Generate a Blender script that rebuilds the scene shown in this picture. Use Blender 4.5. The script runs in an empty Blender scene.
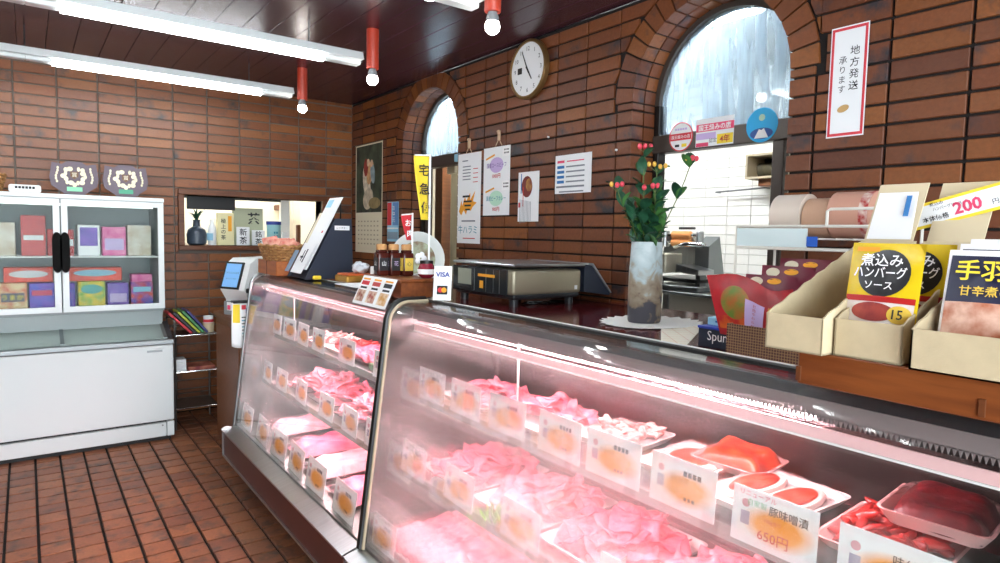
import bpy, bmesh, math, random
from mathutils import Vector, Matrix, noise
random.seed(7)
R = math.radians
scn = bpy.context.scene
COL = scn.collection

# ------------------------------------------------------------ camera
def make_camera():
    yaw, pitch, roll, f = 0.638029, 0.0720264, 0.0215182, 638.955
    fw = Vector((math.sin(yaw)*math.cos(pitch), math.cos(yaw)*math.cos(pitch), -math.sin(pitch)))
    r = Vector((math.cos(yaw), -math.sin(yaw), 0)); u = r.cross(fw)
    r2 = r*math.cos(roll) + u*math.sin(roll); u2 = -r*math.sin(roll) + u*math.cos(roll)
    cam = bpy.data.cameras.new('camera'); ob = bpy.data.objects.new('camera', cam); COL.objects.link(ob)
    cam.sensor_width = 36; cam.lens = f/1000*36; cam.clip_start = .02; cam.clip_end = 60
    m = Matrix((r2, u2, -fw)).transposed().to_4x4(); m.translation = (0, 0, 1.5)
    ob.matrix_world = m
    scn.camera = ob
    return ob
CAM = make_camera()

# ------------------------------------------------------------ world, daylight, exposure
w = bpy.data.worlds.new('world'); scn.world = w; w.use_nodes = True
w.node_tree.nodes['Background'].inputs[0].default_value = (.80, .90, 1, 1)
w.node_tree.nodes['Background'].inputs[1].default_value = 1.0
scn.view_settings.view_transform = 'Standard'
scn.view_settings.look = 'None'
scn.view_settings.gamma = 1
scn.view_settings.use_curve_mapping = False
scn.view_settings.exposure = 0.75
def area(name, loc, rot, sx, sy, e, col):
    l = bpy.data.lights.new(name, 'AREA'); l.shape = 'RECTANGLE'; l.size = sx; l.size_y = sy; l.energy = e; l.color = col
    o = bpy.data.objects.new(name, l); COL.objects.link(o); o.location = loc; o.rotation_euler = rot
    return o
# daylight entering through the glazed shop front behind the camera
area('shop_front_daylight', (-.1, -1.66, 1.35), (R(90), 0, 0), 3.6, 2.2, 130, (.86, .94, 1))
TUBE_E = 24      # room fluorescent tubes
CASE_E = 76      # display case tubes
KIT_E = 70       # kitchen tubes
BULB_E = 30

# ------------------------------------------------------------ helpers
def lin(h):
    if not isinstance(h, str): return tuple(h)[:3]
    h = h.lstrip('#'); o = []
    for i in (0, 2, 4):
        v = int(h[i:i+2], 16)/255
        o.append(v/12.92 if v <= .04045 else ((v+.055)/1.055)**2.4)
    return tuple(o)
MATS = {}
def mat(name, col, rough=.5, metal=0, bump=0, bscale=60, var=0, vscale=6, spec=.5, coat=0, emit=0, col2=None, aniso=None, trans=0):
    if name in MATS: return MATS[name]
    m = bpy.data.materials.new(name); m.use_nodes = True; MATS[name] = m
    nt = m.node_tree; n = nt.nodes; L = nt.links; b = n['Principled BSDF']
    c = lin(col)
    b.inputs['Base Color'].default_value = (*c, 1); b.inputs['Roughness'].default_value = rough
    b.inputs['Metallic'].default_value = metal; b.inputs['Specular IOR Level'].default_value = spec
    if coat: b.inputs['Coat Weight'].default_value = coat; b.inputs['Coat Roughness'].default_value = .08
    if emit: b.inputs['Emission Color'].default_value = (*c, 1); b.inputs['Emission Strength'].default_value = emit
    if trans: b.inputs['Transmission Weight'].default_value = trans
    if bump or var or col2:
        tc = n.new('ShaderNodeTexCoord'); mp = n.new('ShaderNodeMapping'); L.new(tc.outputs['Object'], mp.inputs[0])
        if aniso: mp.inputs['Scale'].default_value = aniso
    if var or col2:
        t = n.new('ShaderNodeTexNoise'); t.inputs['Scale'].default_value = vscale; t.inputs['Detail'].default_value = 4
        L.new(mp.outputs[0], t.inputs[0])
        rp = n.new('ShaderNodeValToRGB'); L.new(t.outputs[0], rp.inputs[0])
        a = c if col2 else tuple(x*(1-var) for x in c)
        d = lin(col2) if col2 else tuple(min(1, x*(1+var)) for x in c)
        rp.color_ramp.elements[0].color = (*a, 1); rp.color_ramp.elements[1].color = (*d, 1)
        rp.color_ramp.elements[0].position = .35; rp.color_ramp.elements[1].position = .65
        L.new(rp.outputs[0], b.inputs['Base Color'])
    if bump:
        t2 = n.new('ShaderNodeTexNoise'); t2.inputs['Scale'].default_value = bscale; t2.inputs['Detail'].default_value = 3
        L.new(mp.outputs[0], t2.inputs[0])
        bp = n.new('ShaderNodeBump'); bp.inputs['Strength'].default_value = bump; bp.inputs['Distance'].default_value = .004
        L.new(t2.outputs[0], bp.inputs['Height']); L.new(bp.outputs[0], b.inputs['Normal'])
    return m

def wood(name, c1, c2, rough=.4, axis=(1, 12, 12), coat=0):
    m = mat(name, c1, rough, col2=c2, vscale=5, aniso=axis, bump=.15, bscale=9, coat=coat)
    return m

def burnt(name, cols, dark, rough, bump, patch=(.56, .70), pscale=5.0, spec=.5):
    """fired clay: colour differs from piece to piece, with burnt patches"""
    m = bpy.data.materials.new(name); m.use_nodes = True; MATS[name] = m
    nt = m.node_tree; n = nt.nodes; L = nt.links; b = n['Principled BSDF']
    oi = n.new('ShaderNodeObjectInfo'); ge = n.new('ShaderNodeNewGeometry')
    ad = n.new('ShaderNodeMath'); ad.operation = 'ADD'; L.new(oi.outputs['Random'], ad.inputs[0]); L.new(ge.outputs['Random Per Island'], ad.inputs[1])
    fr = n.new('ShaderNodeMath'); fr.operation = 'FRACT'; L.new(ad.outputs[0], fr.inputs[0])
    rp = n.new('ShaderNodeValToRGB'); L.new(fr.outputs[0], rp.inputs[0]); cr = rp.color_ramp
    while len(cr.elements) < len(cols): cr.elements.new(.5)
    for i, c in enumerate(cols):
        cr.elements[i].position = i/(len(cols)-1); cr.elements[i].color = (*lin(c), 1)
    t = n.new('ShaderNodeTexNoise'); t.inputs['Scale'].default_value = pscale; t.inputs['Detail'].default_value = 5; t.inputs['Roughness'].default_value = .6
    of = n.new('ShaderNodeVectorMath'); of.operation = 'MULTIPLY_ADD'; of.inputs[1].default_value = (37, 91, 53); L.new(fr.outputs[0], of.inputs[0]); L.new(ge.outputs['Position'], of.inputs[2])
    L.new(of.outputs[0], t.inputs[0])
    r2 = n.new('ShaderNodeValToRGB'); L.new(t.outputs[0], r2.inputs[0])
    r2.color_ramp.elements[0].position = patch[0]; r2.color_ramp.elements[1].position = patch[1]
    mx = n.new('ShaderNodeMix'); mx.data_type = 'RGBA'; L.new(r2.outputs[0], mx.inputs[0]); L.new(rp.outputs[0], mx.inputs[6]); mx.inputs[7].default_value = (*lin(dark), 1)
    t3 = n.new('ShaderNodeTexNoise'); t3.inputs['Scale'].default_value = 70; L.new(ge.outputs['Position'], t3.inputs[0])
    mr = n.new('ShaderNodeMapRange'); mr.inputs[3].default_value = .75; mr.inputs[4].default_value = 1.25; L.new(t3.outputs[0], mr.inputs[0])
    mm = n.new('ShaderNodeMix'); mm.data_type = 'RGBA'; mm.blend_type = 'MULTIPLY'; mm.inputs[0].default_value = 1
    L.new(mx.outputs[2], mm.inputs[6]); L.new(mr.outputs[0], mm.inputs[7]); L.new(mm.outputs[2], b.inputs['Base Color'])
    b.inputs['Roughness'].default_value = rough; b.inputs['Specular IOR Level'].default_value = spec
    bp = n.new('ShaderNodeBump'); bp.inputs['Strength'].default_value = bump; bp.inputs['Distance'].default_value = .003
    L.new(t3.outputs[0], bp.inputs['Height']); L.new(bp.outputs[0], b.inputs['Normal'])
    return m

def glass(name, tint=(.96, .98, .97), fog=0.0, fogcol=(.9, .92, .92), streak=None, top=None, side=None, lo=.4, hi=.7, refl=1.0, ior=1.3, blur=0.0, base=.3):
    """thin pane: clear transmission, Fresnel reflection and a film of condensation or frosting"""
    m = bpy.data.materials.new(name); m.use_nodes = True; MATS[name] = m
    nt = m.node_tree; n = nt.nodes; L = nt.links; n.remove(n['Principled BSDF']); out = n['Material Output']
    tr = n.new('ShaderNodeBsdfTransparent'); tr.inputs[0].default_value = (*tint, 1)
    gl = n.new('ShaderNodeBsdfGlossy'); gl.inputs['Roughness'].default_value = .02; gl.inputs[0].default_value = (refl, refl, refl, 1)
    fn = n.new('ShaderNodeFresnel'); gb = n.new('ShaderNodeNewGeometry'); io = n.new('ShaderNodeMapRange')
    io.inputs[3].default_value = ior; io.inputs[4].default_value = 1/ior; L.new(gb.outputs['Backfacing'], io.inputs[0]); L.new(io.outputs[0], fn.inputs[0])
    last = tr
    if fog:
        df = n.new('ShaderNodeBsdfDiffuse'); df.inputs[0].default_value = (*fogcol, 1)
        tl = n.new('ShaderNodeBsdfTranslucent'); tl.inputs[0].default_value = (*fogcol, 1)
        fm = n.new('ShaderNodeMixShader'); fm.inputs[0].default_value = .88; L.new(df.outputs[0], fm.inputs[1]); L.new(tl.outputs[0], fm.inputs[2])
        if blur:     # fine droplets scatter what is seen through the pane
            rf = n.new('ShaderNodeBsdfRefraction'); rf.inputs['Roughness'].default_value = blur; rf.inputs['IOR'].default_value = 1.3; rf.inputs[0].default_value = (*tint, 1)
            f2 = n.new('ShaderNodeMixShader'); f2.inputs[0].default_value = .72; L.new(fm.outputs[0], f2.inputs[1]); L.new(rf.outputs[0], f2.inputs[2]); fm = f2
        mx = n.new('ShaderNodeMixShader'); L.new(tr.outputs[0], mx.inputs[1]); L.new(fm.outputs[0], mx.inputs[2])
        if streak:
            ge = n.new('ShaderNodeNewGeometry'); mp = n.new('ShaderNodeMapping'); mp.inputs['Scale'].default_value = streak
            L.new(ge.outputs['Position'], mp.inputs[0])
            t = n.new('ShaderNodeTexNoise'); t.inputs['Scale'].default_value = 1; t.inputs['Detail'].default_value = 5; L.new(mp.outputs[0], t.inputs[0])
            mr = n.new('ShaderNodeMapRange'); mr.inputs[1].default_value = lo; mr.inputs[2].default_value = hi
            mr.inputs[3].default_value = fog*base; mr.inputs[4].default_value = fog; L.new(t.outputs[0], mr.inputs[0])
            src = mr.outputs[0]
            if top:      # condensation film thins out towards the top edge of the pane
                sp = n.new('ShaderNodeSeparateXYZ'); L.new(ge.outputs['Position'], sp.inputs[0])
                mz = n.new('ShaderNodeMapRange'); mz.inputs[1].default_value = top[0]; mz.inputs[2].default_value = top[1]; mz.inputs[3].default_value = 1; mz.inputs[4].default_value = top[2]; L.new(sp.outputs[2], mz.inputs[0])
                mu = n.new('ShaderNodeMath'); mu.operation = 'MULTIPLY'; L.new(src, mu.inputs[0]); L.new(mz.outputs[0], mu.inputs[1]); src = mu.outputs[0]
            if side:     # and is wiped thinner along one stretch of the case
                ms = n.new('ShaderNodeMapRange'); ms.inputs[1].default_value = side[0]; ms.inputs[2].default_value = side[1]; ms.inputs[3].default_value = side[2]; ms.inputs[4].default_value = 1; L.new(sp.outputs[1], ms.inputs[0])
                mv = n.new('ShaderNodeMath'); mv.operation = 'MULTIPLY'; L.new(src, mv.inputs[0]); L.new(ms.outputs[0], mv.inputs[1]); src = mv.outputs[0]
            L.new(src, mx.inputs[0])
        else: mx.inputs[0].default_value = fog
        last = mx
    m2 = n.new('ShaderNodeMixShader'); L.new(fn.outputs[0], m2.inputs[0]); L.new(last.outputs[0], m2.inputs[1]); L.new(gl.outputs[0], m2.inputs[2])
    L.new(m2.outputs[0], out.inputs[0])
    return m

class B:
    """collects shapes for ONE mesh object"""
    def __init__(s): s.bm = bmesh.new()
    def face(s, pts):
        try: return s.bm.faces.new([s.bm.verts.new(p) for p in pts])
        except ValueError: return None
    def hexa(s, p):      # 8 points: bottom 4 (ccw from above), top 4
        v = [s.bm.verts.new(q) for q in p]
        for f in ((3, 2, 1, 0), (4, 5, 6, 7), (0, 1, 5, 4), (1, 2, 6, 5), (2, 3, 7, 6), (3, 0, 4, 7)): s.bm.faces.new([v[i] for i in f])
        return v
    def box(s, x0, x1, y0, y1, z0, z1, bev=0, seg=2):
        if x0 > x1: x0, x1 = x1, x0
        if y0 > y1: y0, y1 = y1, y0
        if z0 > z1: z0, z1 = z1, z0
        v = s.hexa([(x0, y0, z0), (x1, y0, z0), (x1, y1, z0), (x0, y1, z0), (x0, y0, z1), (x1, y0, z1), (x1, y1, z1), (x0, y1, z1)])
        if bev:
            es = {e for q in v for e in q.link_edges}
            bmesh.ops.bevel(s.bm, geom=list(es), offset=bev, segments=seg, affect='EDGES', profile=.5)
        return s
    def prism(s, poly, axis, a, b):   # polygon in the other two axes (order yz, xz, xy) extruded along axis
        def P(u, v, t): return (t, u, v) if axis == 0 else (u, t, v) if axis == 1 else (u, v, t)
        A = [s.bm.verts.new(P(u, v, a)) for u, v in poly]; Bv = [s.bm.verts.new(P(u, v, b)) for u, v in poly]
        n = len(poly)
        s.bm.faces.new(A[::-1]); s.bm.faces.new(Bv)
        for i in range(n): s.bm.faces.new([A[i], A[(i+1) % n], Bv[(i+1) % n], Bv[i]])
        return s
    def cyl(s, p0, p1, r0, r1=None, n=16, cap=True):
        p0 = Vector(p0); p1 = Vector(p1); r1 = r0 if r1 is None else r1
        d = (p1-p0).normalized(); a = d.orthogonal().normalized(); b = d.cross(a)
        A = []; C = []
        for i in range(n):
            t = 2*math.pi*i/n; q = a*math.cos(t)+b*math.sin(t)
            A.append(s.bm.verts.new(p0+q*r0)); C.append(s.bm.verts.new(p1+q*r1))
        for i in range(n): s.bm.faces.new([A[i], A[(i+1) % n], C[(i+1) % n], C[i]])
        if cap: s.bm.faces.new(A[::-1]); s.bm.faces.new(C)
        return s
    def tube(s, pts, r, n=8, close=False):
        P = [Vector(p) for p in pts]; rings = []
        up = None
        for i, p in enumerate(P):
            if close: d = (P[(i+1) % len(P)]-P[i-1]).normalized()
            else: d = (P[min(i+1, len(P)-1)]-P[max(i-1, 0)]).normalized()
            if up is None: up = d.orthogonal().normalized()
            a = (up-d*up.dot(d)).normalized(); b = d.cross(a); up = a
            rings.append([s.bm.verts.new(p+(a*math.cos(2*math.pi*k/n)+b*math.sin(2*math.pi*k/n))*r) for k in range(n)])
        m = len(P)
        for i in range(m if close else m-1):
            A, C = rings[i], rings[(i+1) % m]
            for k in range(n): s.bm.faces.new([A[k], A[(k+1) % n], C[(k+1) % n], C[k]])
        if not close: s.bm.faces.new(rings[0][::-1]); s.bm.faces.new(rings[-1])
        return s
    def lathe(s, prof, c=(0, 0, 0), n=24, sx=1, sy=1, axis=2):
        c = Vector(c); rings = []
        for r, z in prof:
            ring = []
            for k in range(n):
                t = 2*math.pi*k/n
                q = (r*sx*math.cos(t), r*sy*math.sin(t), z)
                if axis == 0: q = (q[2], q[0], q[1])
                elif axis == 1: q = (q[0], q[2], q[1])
                ring.append(s.bm.verts.new(c+Vector(q)))
            rings.append(ring)
        for i in range(len(rings)-1):
            for k in range(n): s.bm.faces.new([rings[i][k], rings[i][(k+1) % n], rings[i+1][(k+1) % n], rings[i+1][k]])
        if prof[0] == prof[-1]: return s
        if prof[0][0] > 1e-5: s.bm.faces.new(rings[0][::-1])
        if prof[-1][0] > 1e-5: s.bm.faces.new(rings[-1])
        return s
    def sphere(s, c, rx, ry=None, rz=None, n=12, m=8):
        ry = rx if ry is None else ry; rz = rx if rz is None else rz
        c = Vector(c); rings = []
        top = s.bm.verts.new(c+Vector((0, 0, rz))); bot = s.bm.verts.new(c-Vector((0, 0, rz)))
        for i in range(1, m):
            ph = math.pi*i/m
            rings.append([s.bm.verts.new(c+Vector((rx*math.sin(ph)*math.cos(2*math.pi*k/n), ry*math.sin(ph)*math.sin(2*math.pi*k/n), rz*math.cos(ph)))) for k in range(n)])
        for k in range(n):
            s.bm.faces.new([top, rings[0][k], rings[0][(k+1) % n]]); s.bm.faces.new([bot, rings[-1][(k+1) % n], rings[-1][k]])
            for i in range(m-2): s.bm.faces.new([rings[i][k], rings[i+1][k], rings[i+1][(k+1) % n], rings[i][(k+1) % n]])
        return s
    def grid(s, f, nu, nv):   # f(u,v)->point
        V = [[s.bm.verts.new(f(i/nu, j/nv)) for j in range(nv+1)] for i in range(nu+1)]
        for i in range(nu):
            for j in range(nv): s.bm.faces.new([V[i][j], V[i+1][j], V[i+1][j+1], V[i][j+1]])
        return s
    def build(s, name, m, parent=None, loc=None, smooth=False, local=False, solid=0, kind=None, mesh_only=False):
        bmesh.ops.recalc_face_normals(s.bm, faces=s.bm.faces)
        if not local:
            o = Vector(loc) if loc is not None else wloc(parent)
            bmesh.ops.translate(s.bm, verts=s.bm.verts, vec=-o)
        me = bpy.data.meshes.new(name); s.bm.to_mesh(me); s.bm.free()
        if smooth:
            for p in me.polygons: p.use_smooth = True
            if smooth is not True: me.set_sharp_from_angle(angle=R(smooth))
        me.materials.append(m if not isinstance(m, str) else MATS[m])
        if mesh_only: return me
        ob = bpy.data.objects.new(name, me); COL.objects.link(ob)
        if parent is not None: ob.parent = parent
        elif loc is not None: ob.location = loc
        if solid:
            md = ob.modifiers.new('solid', 'SOLIDIFY'); md.thickness = solid; md.offset = 0
        if kind: ob['kind'] = kind
        return ob
def wloc(o):
    v = Vector((0, 0, 0))
    while o is not None: v = v+o.location; o = o.parent
    return v
def tag(o, label, cat, group=None):
    o['label'] = label; o['category'] = cat
    if group: o['group'] = group
    return o
def thing(name, label, cat, loc=(0, 0, 0), rz=0, group=None):
    o = bpy.data.objects.new(name, None); COL.objects.link(o); o.empty_display_size = .05
    o.location = loc; o.rotation_euler = (0, 0, rz)
    return tag(o, label, cat, group)
def copy_tree(o, parent=None):
    c = o.copy(); COL.objects.link(c); c.parent = parent
    for ch in list(o.children): copy_tree(ch, c)
    return c
def inst(name, me, parent, loc=(0, 0, 0), rot=(0, 0, 0), sc=(1, 1, 1)):
    o = bpy.data.objects.new(name, me); COL.objects.link(o); o.parent = parent
    o.location = loc; o.rotation_euler = rot; o.scale = sc
    return o
def struct(o): o['kind'] = 'structure'; return o

WX = ((0, -1, 0), (0, 0, 1))     # plane facing the room from the right wall (-X): right, up
WY = ((1, 0, 0), (0, 0, 1))      # plane facing -Y
TX = ((0, -1, 0), (1, 0, 0))     # lying face up, read from -X
_tc = {}
def text(s, size, c, basis, m, parent, name='lettering', bold=0, sx=1.0, th=.0004, local=False):
    key = (s, bold)
    if key not in _tc:
        cu = bpy.data.curves.new('t', 'FONT'); cu.body = s; cu.size = 1; cu.align_x = 'CENTER'; cu.align_y = 'CENTER'; cu.resolution_u = 2
        cu.offset = bold
        ob = bpy.data.objects.new('t', cu)
        me = bpy.data.meshes.new_from_object(ob)
        vs = [v.co.copy() for v in me.vertices]; fs = [tuple(p.vertices) for p in me.polygons]
        bpy.data.objects.remove(ob); bpy.data.meshes.remove(me)
        if vs:
            cx = (min(v.x for v in vs)+max(v.x for v in vs))/2; cy = (min(v.y for v in vs)+max(v.y for v in vs))/2
            vs = [(v.x-cx, v.y-cy) for v in vs]
        _tc[key] = (vs, fs)
    vs, fs = _tc[key]
    r = Vector(basis[0]); u = Vector(basis[1]); nn = r.cross(u)
    o = Vector(c)-(Vector((0, 0, 0)) if local else wloc(parent))
    me = bpy.data.meshes.new(name)
    me.from_pydata([tuple(o+r*(x*size*sx)+u*(y*size)+nn*th) for x, y in vs], [], fs)
    me.materials.append(m if not isinstance(m, str) else MATS[m])
    ob = bpy.data.objects.new(name, me); COL.objects.link(ob); ob.parent = parent
    return ob
def vtext(s, size, c, basis, m, parent, name='lettering', bold=0, gap=1.1, **k):
    u = Vector(basis[1]); n = len(s); obs = []
    for i, ch in enumerate(s):
        obs.append(text(ch, size, Vector(c)+u*(size*gap*((n-1)/2-i)), basis, m, parent, name, bold, **k))
    return obs
def patch(c, wd, ht, basis, m, parent, name='print', th=.0003, kind='rect', n=20, rot=0, local=False):
    """flat printed patch lying on a face"""
    r = Vector(basis[0]); u = Vector(basis[1])
    if rot: r, u = r*math.cos(rot)+u*math.sin(rot), u*math.cos(rot)-r*math.sin(rot)
    nn = r.cross(u); c = Vector(c)+nn*th
    b = B()
    if kind == 'rect': b.face([c-r*wd/2-u*ht/2, c+r*wd/2-u*ht/2, c+r*wd/2+u*ht/2, c-r*wd/2+u*ht/2])
    else: b.face([c+r*(wd/2*math.cos(2*math.pi*i/n))+u*(ht/2*math.sin(2*math.pi*i/n)) for i in range(n)])
    ob = b.build(name, m, parent, local=local)
    return ob
def bars(rows, c, basis, m, parent, name='print_lines', th=.0004, local=False):
    """rows of tiny print: list of (dx, dy, w, h) around c, joined as one print"""
    r = Vector(basis[0]); u = Vector(basis[1]); nn = r.cross(u); c = Vector(c)+nn*th
    b = B()
    for dx, dy, wd, ht in rows:
        q = c+r*dx+u*dy
        b.face([q-r*wd/2-u*ht/2, q+r*wd/2-u*ht/2, q+r*wd/2+u*ht/2, q-r*wd/2+u*ht/2])
    return b.build(name, m, parent, local=local)
# ============================================================ materials
mat('mortar', '#1b1614', .9, bump=.4, bscale=120); mat('mortar_back', '#6d655e', .85, bump=.4, bscale=120)
burnt('brick', ['#713f20', '#874d25', '#794522', '#8f5629', '#683a20', '#824a24'], '#332b29', .42, .35)
burnt('brick_right', ['#6d391c', '#7c4520', '#63341b', '#874e20', '#5a2f1a', '#754020'], '#2f2a2f', .5, .35)
burnt('quarry_tile', ['#78472f', '#835033', '#6d402c', '#8a5536', '#75452d', '#8d5634'], '#40332c', .5, .25, patch=(.50, .72), pscale=11)
mat('ceiling_board', '#4c2d38', .27, var=.1, vscale=3, aniso=(20, 1, 1), bump=.05, bscale=30)
mat('white_enamel', '#dfe6e6', .35); mat('white_plastic', '#f2f4f4', .4); mat('white_paint', '#eceeea', .5)
mat('paper', '#f2f4f5', .8); mat('cream', '#e9e0c6', .7); mat('black', '#101010', .4); mat('black_gloss', '#0b0b0c', .15)
mat('ink', '#23252a', .7); mat('ink_soft', '#7d838c', .7); mat('ink_red', '#d0303a', .7); mat('ink_pink', '#e2486e', .7); mat('ink_teal', '#2b8fa3', .7); mat('ink_blue', '#3178b8', .7)
mat('ink_purple', '#7b5fa8', .7); mat('ink_orange', '#f0a52a', .7); mat('ink_yellow', '#f7d93a', .7); mat('ink_green', '#57b87a', .7); mat('ink_lilac', '#cdb5e2', .7)
mat('ink_white', '#fafafa', .7); mat('ink_lightblue', '#9ad0e8', .7); mat('ink_mint', '#bfe6cf', .7)
mat('steel', '#b9bcbd', .28, 1, var=.06, vscale=4, aniso=(1, 30, 1)); mat('dull_steel', '#8e9394', .38, 1); mat('chrome', '#d5d7d8', .12, 1)
mat('case_brown', '#4a2422', .35, var=.1); mat('bronze', '#4d453f', .4, .3); mat('dark_frame', '#1c1816', .4, .3)
mat('beige_trim', '#b3a58a', .5); mat('case_inner', '#3d4643', .45, var=.06); mat('shelf_steel', '#646d69', .35, .5)
mat('red_counter', '#5a1f22', .12, var=.12, vscale=3); mat('red_paint', '#c4432c', .4)
wood('wood_brown', '#6a3f22', '#7d4d2b', .4); wood('wood_dark', '#5a2f19', '#70401f', .4); wood('wood_orange', '#9a5426', '#ad6532', .35, (10, 1, 10)); wood('stand_wood', '#693415', '#82461e', .4, (10, 1, 10))
mat('card_board', '#c4b492', .8, var=.05, vscale=30, bump=.1, bscale=200); mat('card_inner', '#d2c3a2', .8)
mat('grey_plastic', '#8b9092', .4); mat('dark_plastic', '#25282c', .35); mat('navy', '#232c3d', .5)
glass('clear_glass'); glass('cabinet_glass', (.90, .93, .92), .02, (.75, .82, .8), ior=1.15); glass('lid_glass', (.9, .95, .93), .6, (.86, .9, .88), ior=1.2)
glass('far_case_glass', (.98, .99, .98), .26, (.75, .8, .79), (3, 4, 2.0), lo=.42, hi=.66, top=(.98, 1.1, .3), blur=.38, ior=1.22)
glass('near_case_glass', (.98, .99, .98), .54, (.82, .86, .85), (2.4, 2.6, 1.5), lo=.26, hi=.76, top=(.98, 1.14, .35), side=(.45, 1.15, .35), blur=.25, base=.5, ior=1.22)
glass('lunette_glass', (.80, .88, .94), .80, (.42, .50, .57), (14, 22, 2.6), lo=.40, hi=.60)
glass('plastic_wrap', (.98, .96, .96), .06, (.95, .9, .9)); glass('clear_acrylic', (.97, .98, .98), .04, (.9, .9, .9)); glass('jar_glass', (.95, .9, .8))
def emitter(name, col, e):
    m = bpy.data.materials.new(name); m.use_nodes = True; MATS[name] = m
    b = m.node_tree.nodes['Principled BSDF']; b.inputs['Base Color'].default_value = (.9, .9, .9, 1)
    b.inputs['Emission Color'].default_value = (*col, 1); b.inputs['Emission Strength'].default_value = e
emitter('tube_light', (.93, .97, 1.0), TUBE_E); emitter('case_light', (1, .60, .65), CASE_E); emitter('kitchen_light', (.96, .98, 1), KIT_E)
emitter('bulb_light', (1, .96, .9), BULB_E); emitter('screen_light', (.35, .65, 1), .12); MATS['screen_light'].node_tree.nodes['Principled BSDF'].inputs['Base Color'].default_value = (.16, .40, .75, 1); emitter('rear_light', (1, .98, .94), 130)

# ============================================================ room shell
mat('brown_paint', '#6b4a38', .8)
XW, YB, ZC, XL, YF = 2.47, 5.70, 2.68, -2.3, -1.7
JO = .012        # how far brick faces stand proud of the mortar
CZ, CP, JT = 1.483, .0742, .010
ARCH = (1.83, 4.28); AR, ASP = .415, 2.185
AB = {1.83: .9, 4.28: .9}

# floor with quarry tiles
fl = struct(B().box(XL-.1, XW+.3, YF-.1, YB+.1, -.12, -.014).build('floor', 'mortar', loc=(0, 0, 0)))
bt = B(); bt.box(.002, .1195, 0, .1175, -.02, 0, .002, 1); tile_me = bt.build('floor_tile', 'quarry_tile', local=True, mesh_only=True)
PX = .1296
def project(p):
    m = CAM.matrix_world.inverted() @ Vector(p)
    if m.z > -.05: return None
    return 500-638.955*m.x/m.z*1.0, 281.5+638.955*m.y/m.z
def seen(p, mg=10):
    q = project(p)
    return q is not None and -mg < q[0] < 1000+mg and -mg < q[1] < 563+mg
stuff = B(); cand = []
for i in range(-18, 18):
    for j in range(-40, 17):
        x = .0135+i*PX; y = 3.611+j*.1294
        if x < XL or x > 1.9 or y < YF or y > YB-.05: continue
        if seen((x+.06, y+.06, 0)) and -.5 < x < 1.35 and y > 2.6: cand.append((y, x))
        else: stuff.box(x+.002, x+.1195, y, y+.1175, -.02, 0)
cand.sort()
for k, (y, x) in enumerate(cand):
    if k < 300: inst('floor_tile', tile_me, fl, (x, y, 0), (0, 0, 0), (1, 1, 1))
    else: stuff.box(x+.002, x+.1195, y, y+.1175, -.02, 0)
stuff.build('floor_tiles', 'quarry_tile', fl, kind='stuff')

# ceiling boards
ce = struct(B().box(XL-.1, XW+.3, YF-.1, YB+.1, ZC+.012, ZC+.1).build('ceiling', 'black', loc=(0, 0, 0)))
x = XL
while x < XW-.01:
    x2 = min(x+.152, XW); B().box(x+.0015, x2-.0015, YF, YB, ZC, ZC+.014, .0015, 1).build('ceiling_board', 'ceiling_board', ce); x = x2

# right wall: backing with two arched openings
def wall_right():
    b = B(); XF, XR = XW+JO, XW+.25
    AM = AR+.012
    segs = [(YF, ARCH[0]-AM), (ARCH[0]+AM, ARCH[1]-AM), (ARCH[1]+AM, YB+.1)]
    for y0, y1 in segs: b.box(XF, XR, y0, y1, 0, ZC)
    for yc in ARCH:
        b.box(XF, XR, yc-AM, yc+AM, 0, AB[yc]-.01)
        n = 24
        for i in range(n):
            a0, a1 = math.pi*i/n, math.pi*(i+1)/n
            p0 = (yc+AM*math.cos(a0), ASP+AM*math.sin(a0)); p1 = (yc+AM*math.cos(a1), ASP+AM*math.sin(a1))
            b.prism([p0, p1, (p1[0], ZC), (p0[0], ZC)], 0, XF, XR)
    return struct(b.build('wall_right', 'mortar', loc=(XW, 0, 0)))
wr = wall_right()
RO = .53; RJ = .515
pieces = []   # (size in view, poly(y,z))
def clip_brick(y0, y1, z0, z1):
    for yc in ARCH:
        if y1 < yc-RO or y0 > yc+RO: continue
        if z1 <= ASP+.004:
            if z0 < AB[yc]-.02 and False: continue
            lo, hi = yc-RJ-JT, yc+RJ+JT
            if y0 >= lo and y1 <= hi: return None
            if y0 < lo < y1: y1 = lo
            elif y0 < hi < y1: y0 = hi
            if y1-y0 < .02: return None
        else:
            n = 8; bot = []; R_ = RO+JT
            for i in range(n+1):
                y = y0+(y1-y0)*i/n; d = abs(y-yc)
                zt = ASP+math.sqrt(R_*R_-d*d) if d < R_ else -1
                bot.append((y, max(z0, zt)))
            keep = [(y, z) for y, z in bot if z < z1-.004]
            if len(keep) < 2: return None
            if len(keep) < n+1 or any(z > z0 for _, z in bot):
                return keep+[(keep[-1][0], z1), (keep[0][0], z1)]
    return [(y0, z0), (y1, z0), (y1, z1), (y0, z1)]
cols = []
y = 2.345
while y < YB: cols.append((y, min(y+.2403-JT, YB))); y += .2403
EXTRA = [(2.345-.2403*k, 2.345-.2403*(k-1)-JT) for k in range(1, 6)]
y = 1.289-.002
while y > YF: cols.append((y-.2455+JT, 1.303 if y > 1.28 else y)); y -= .2455
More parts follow.
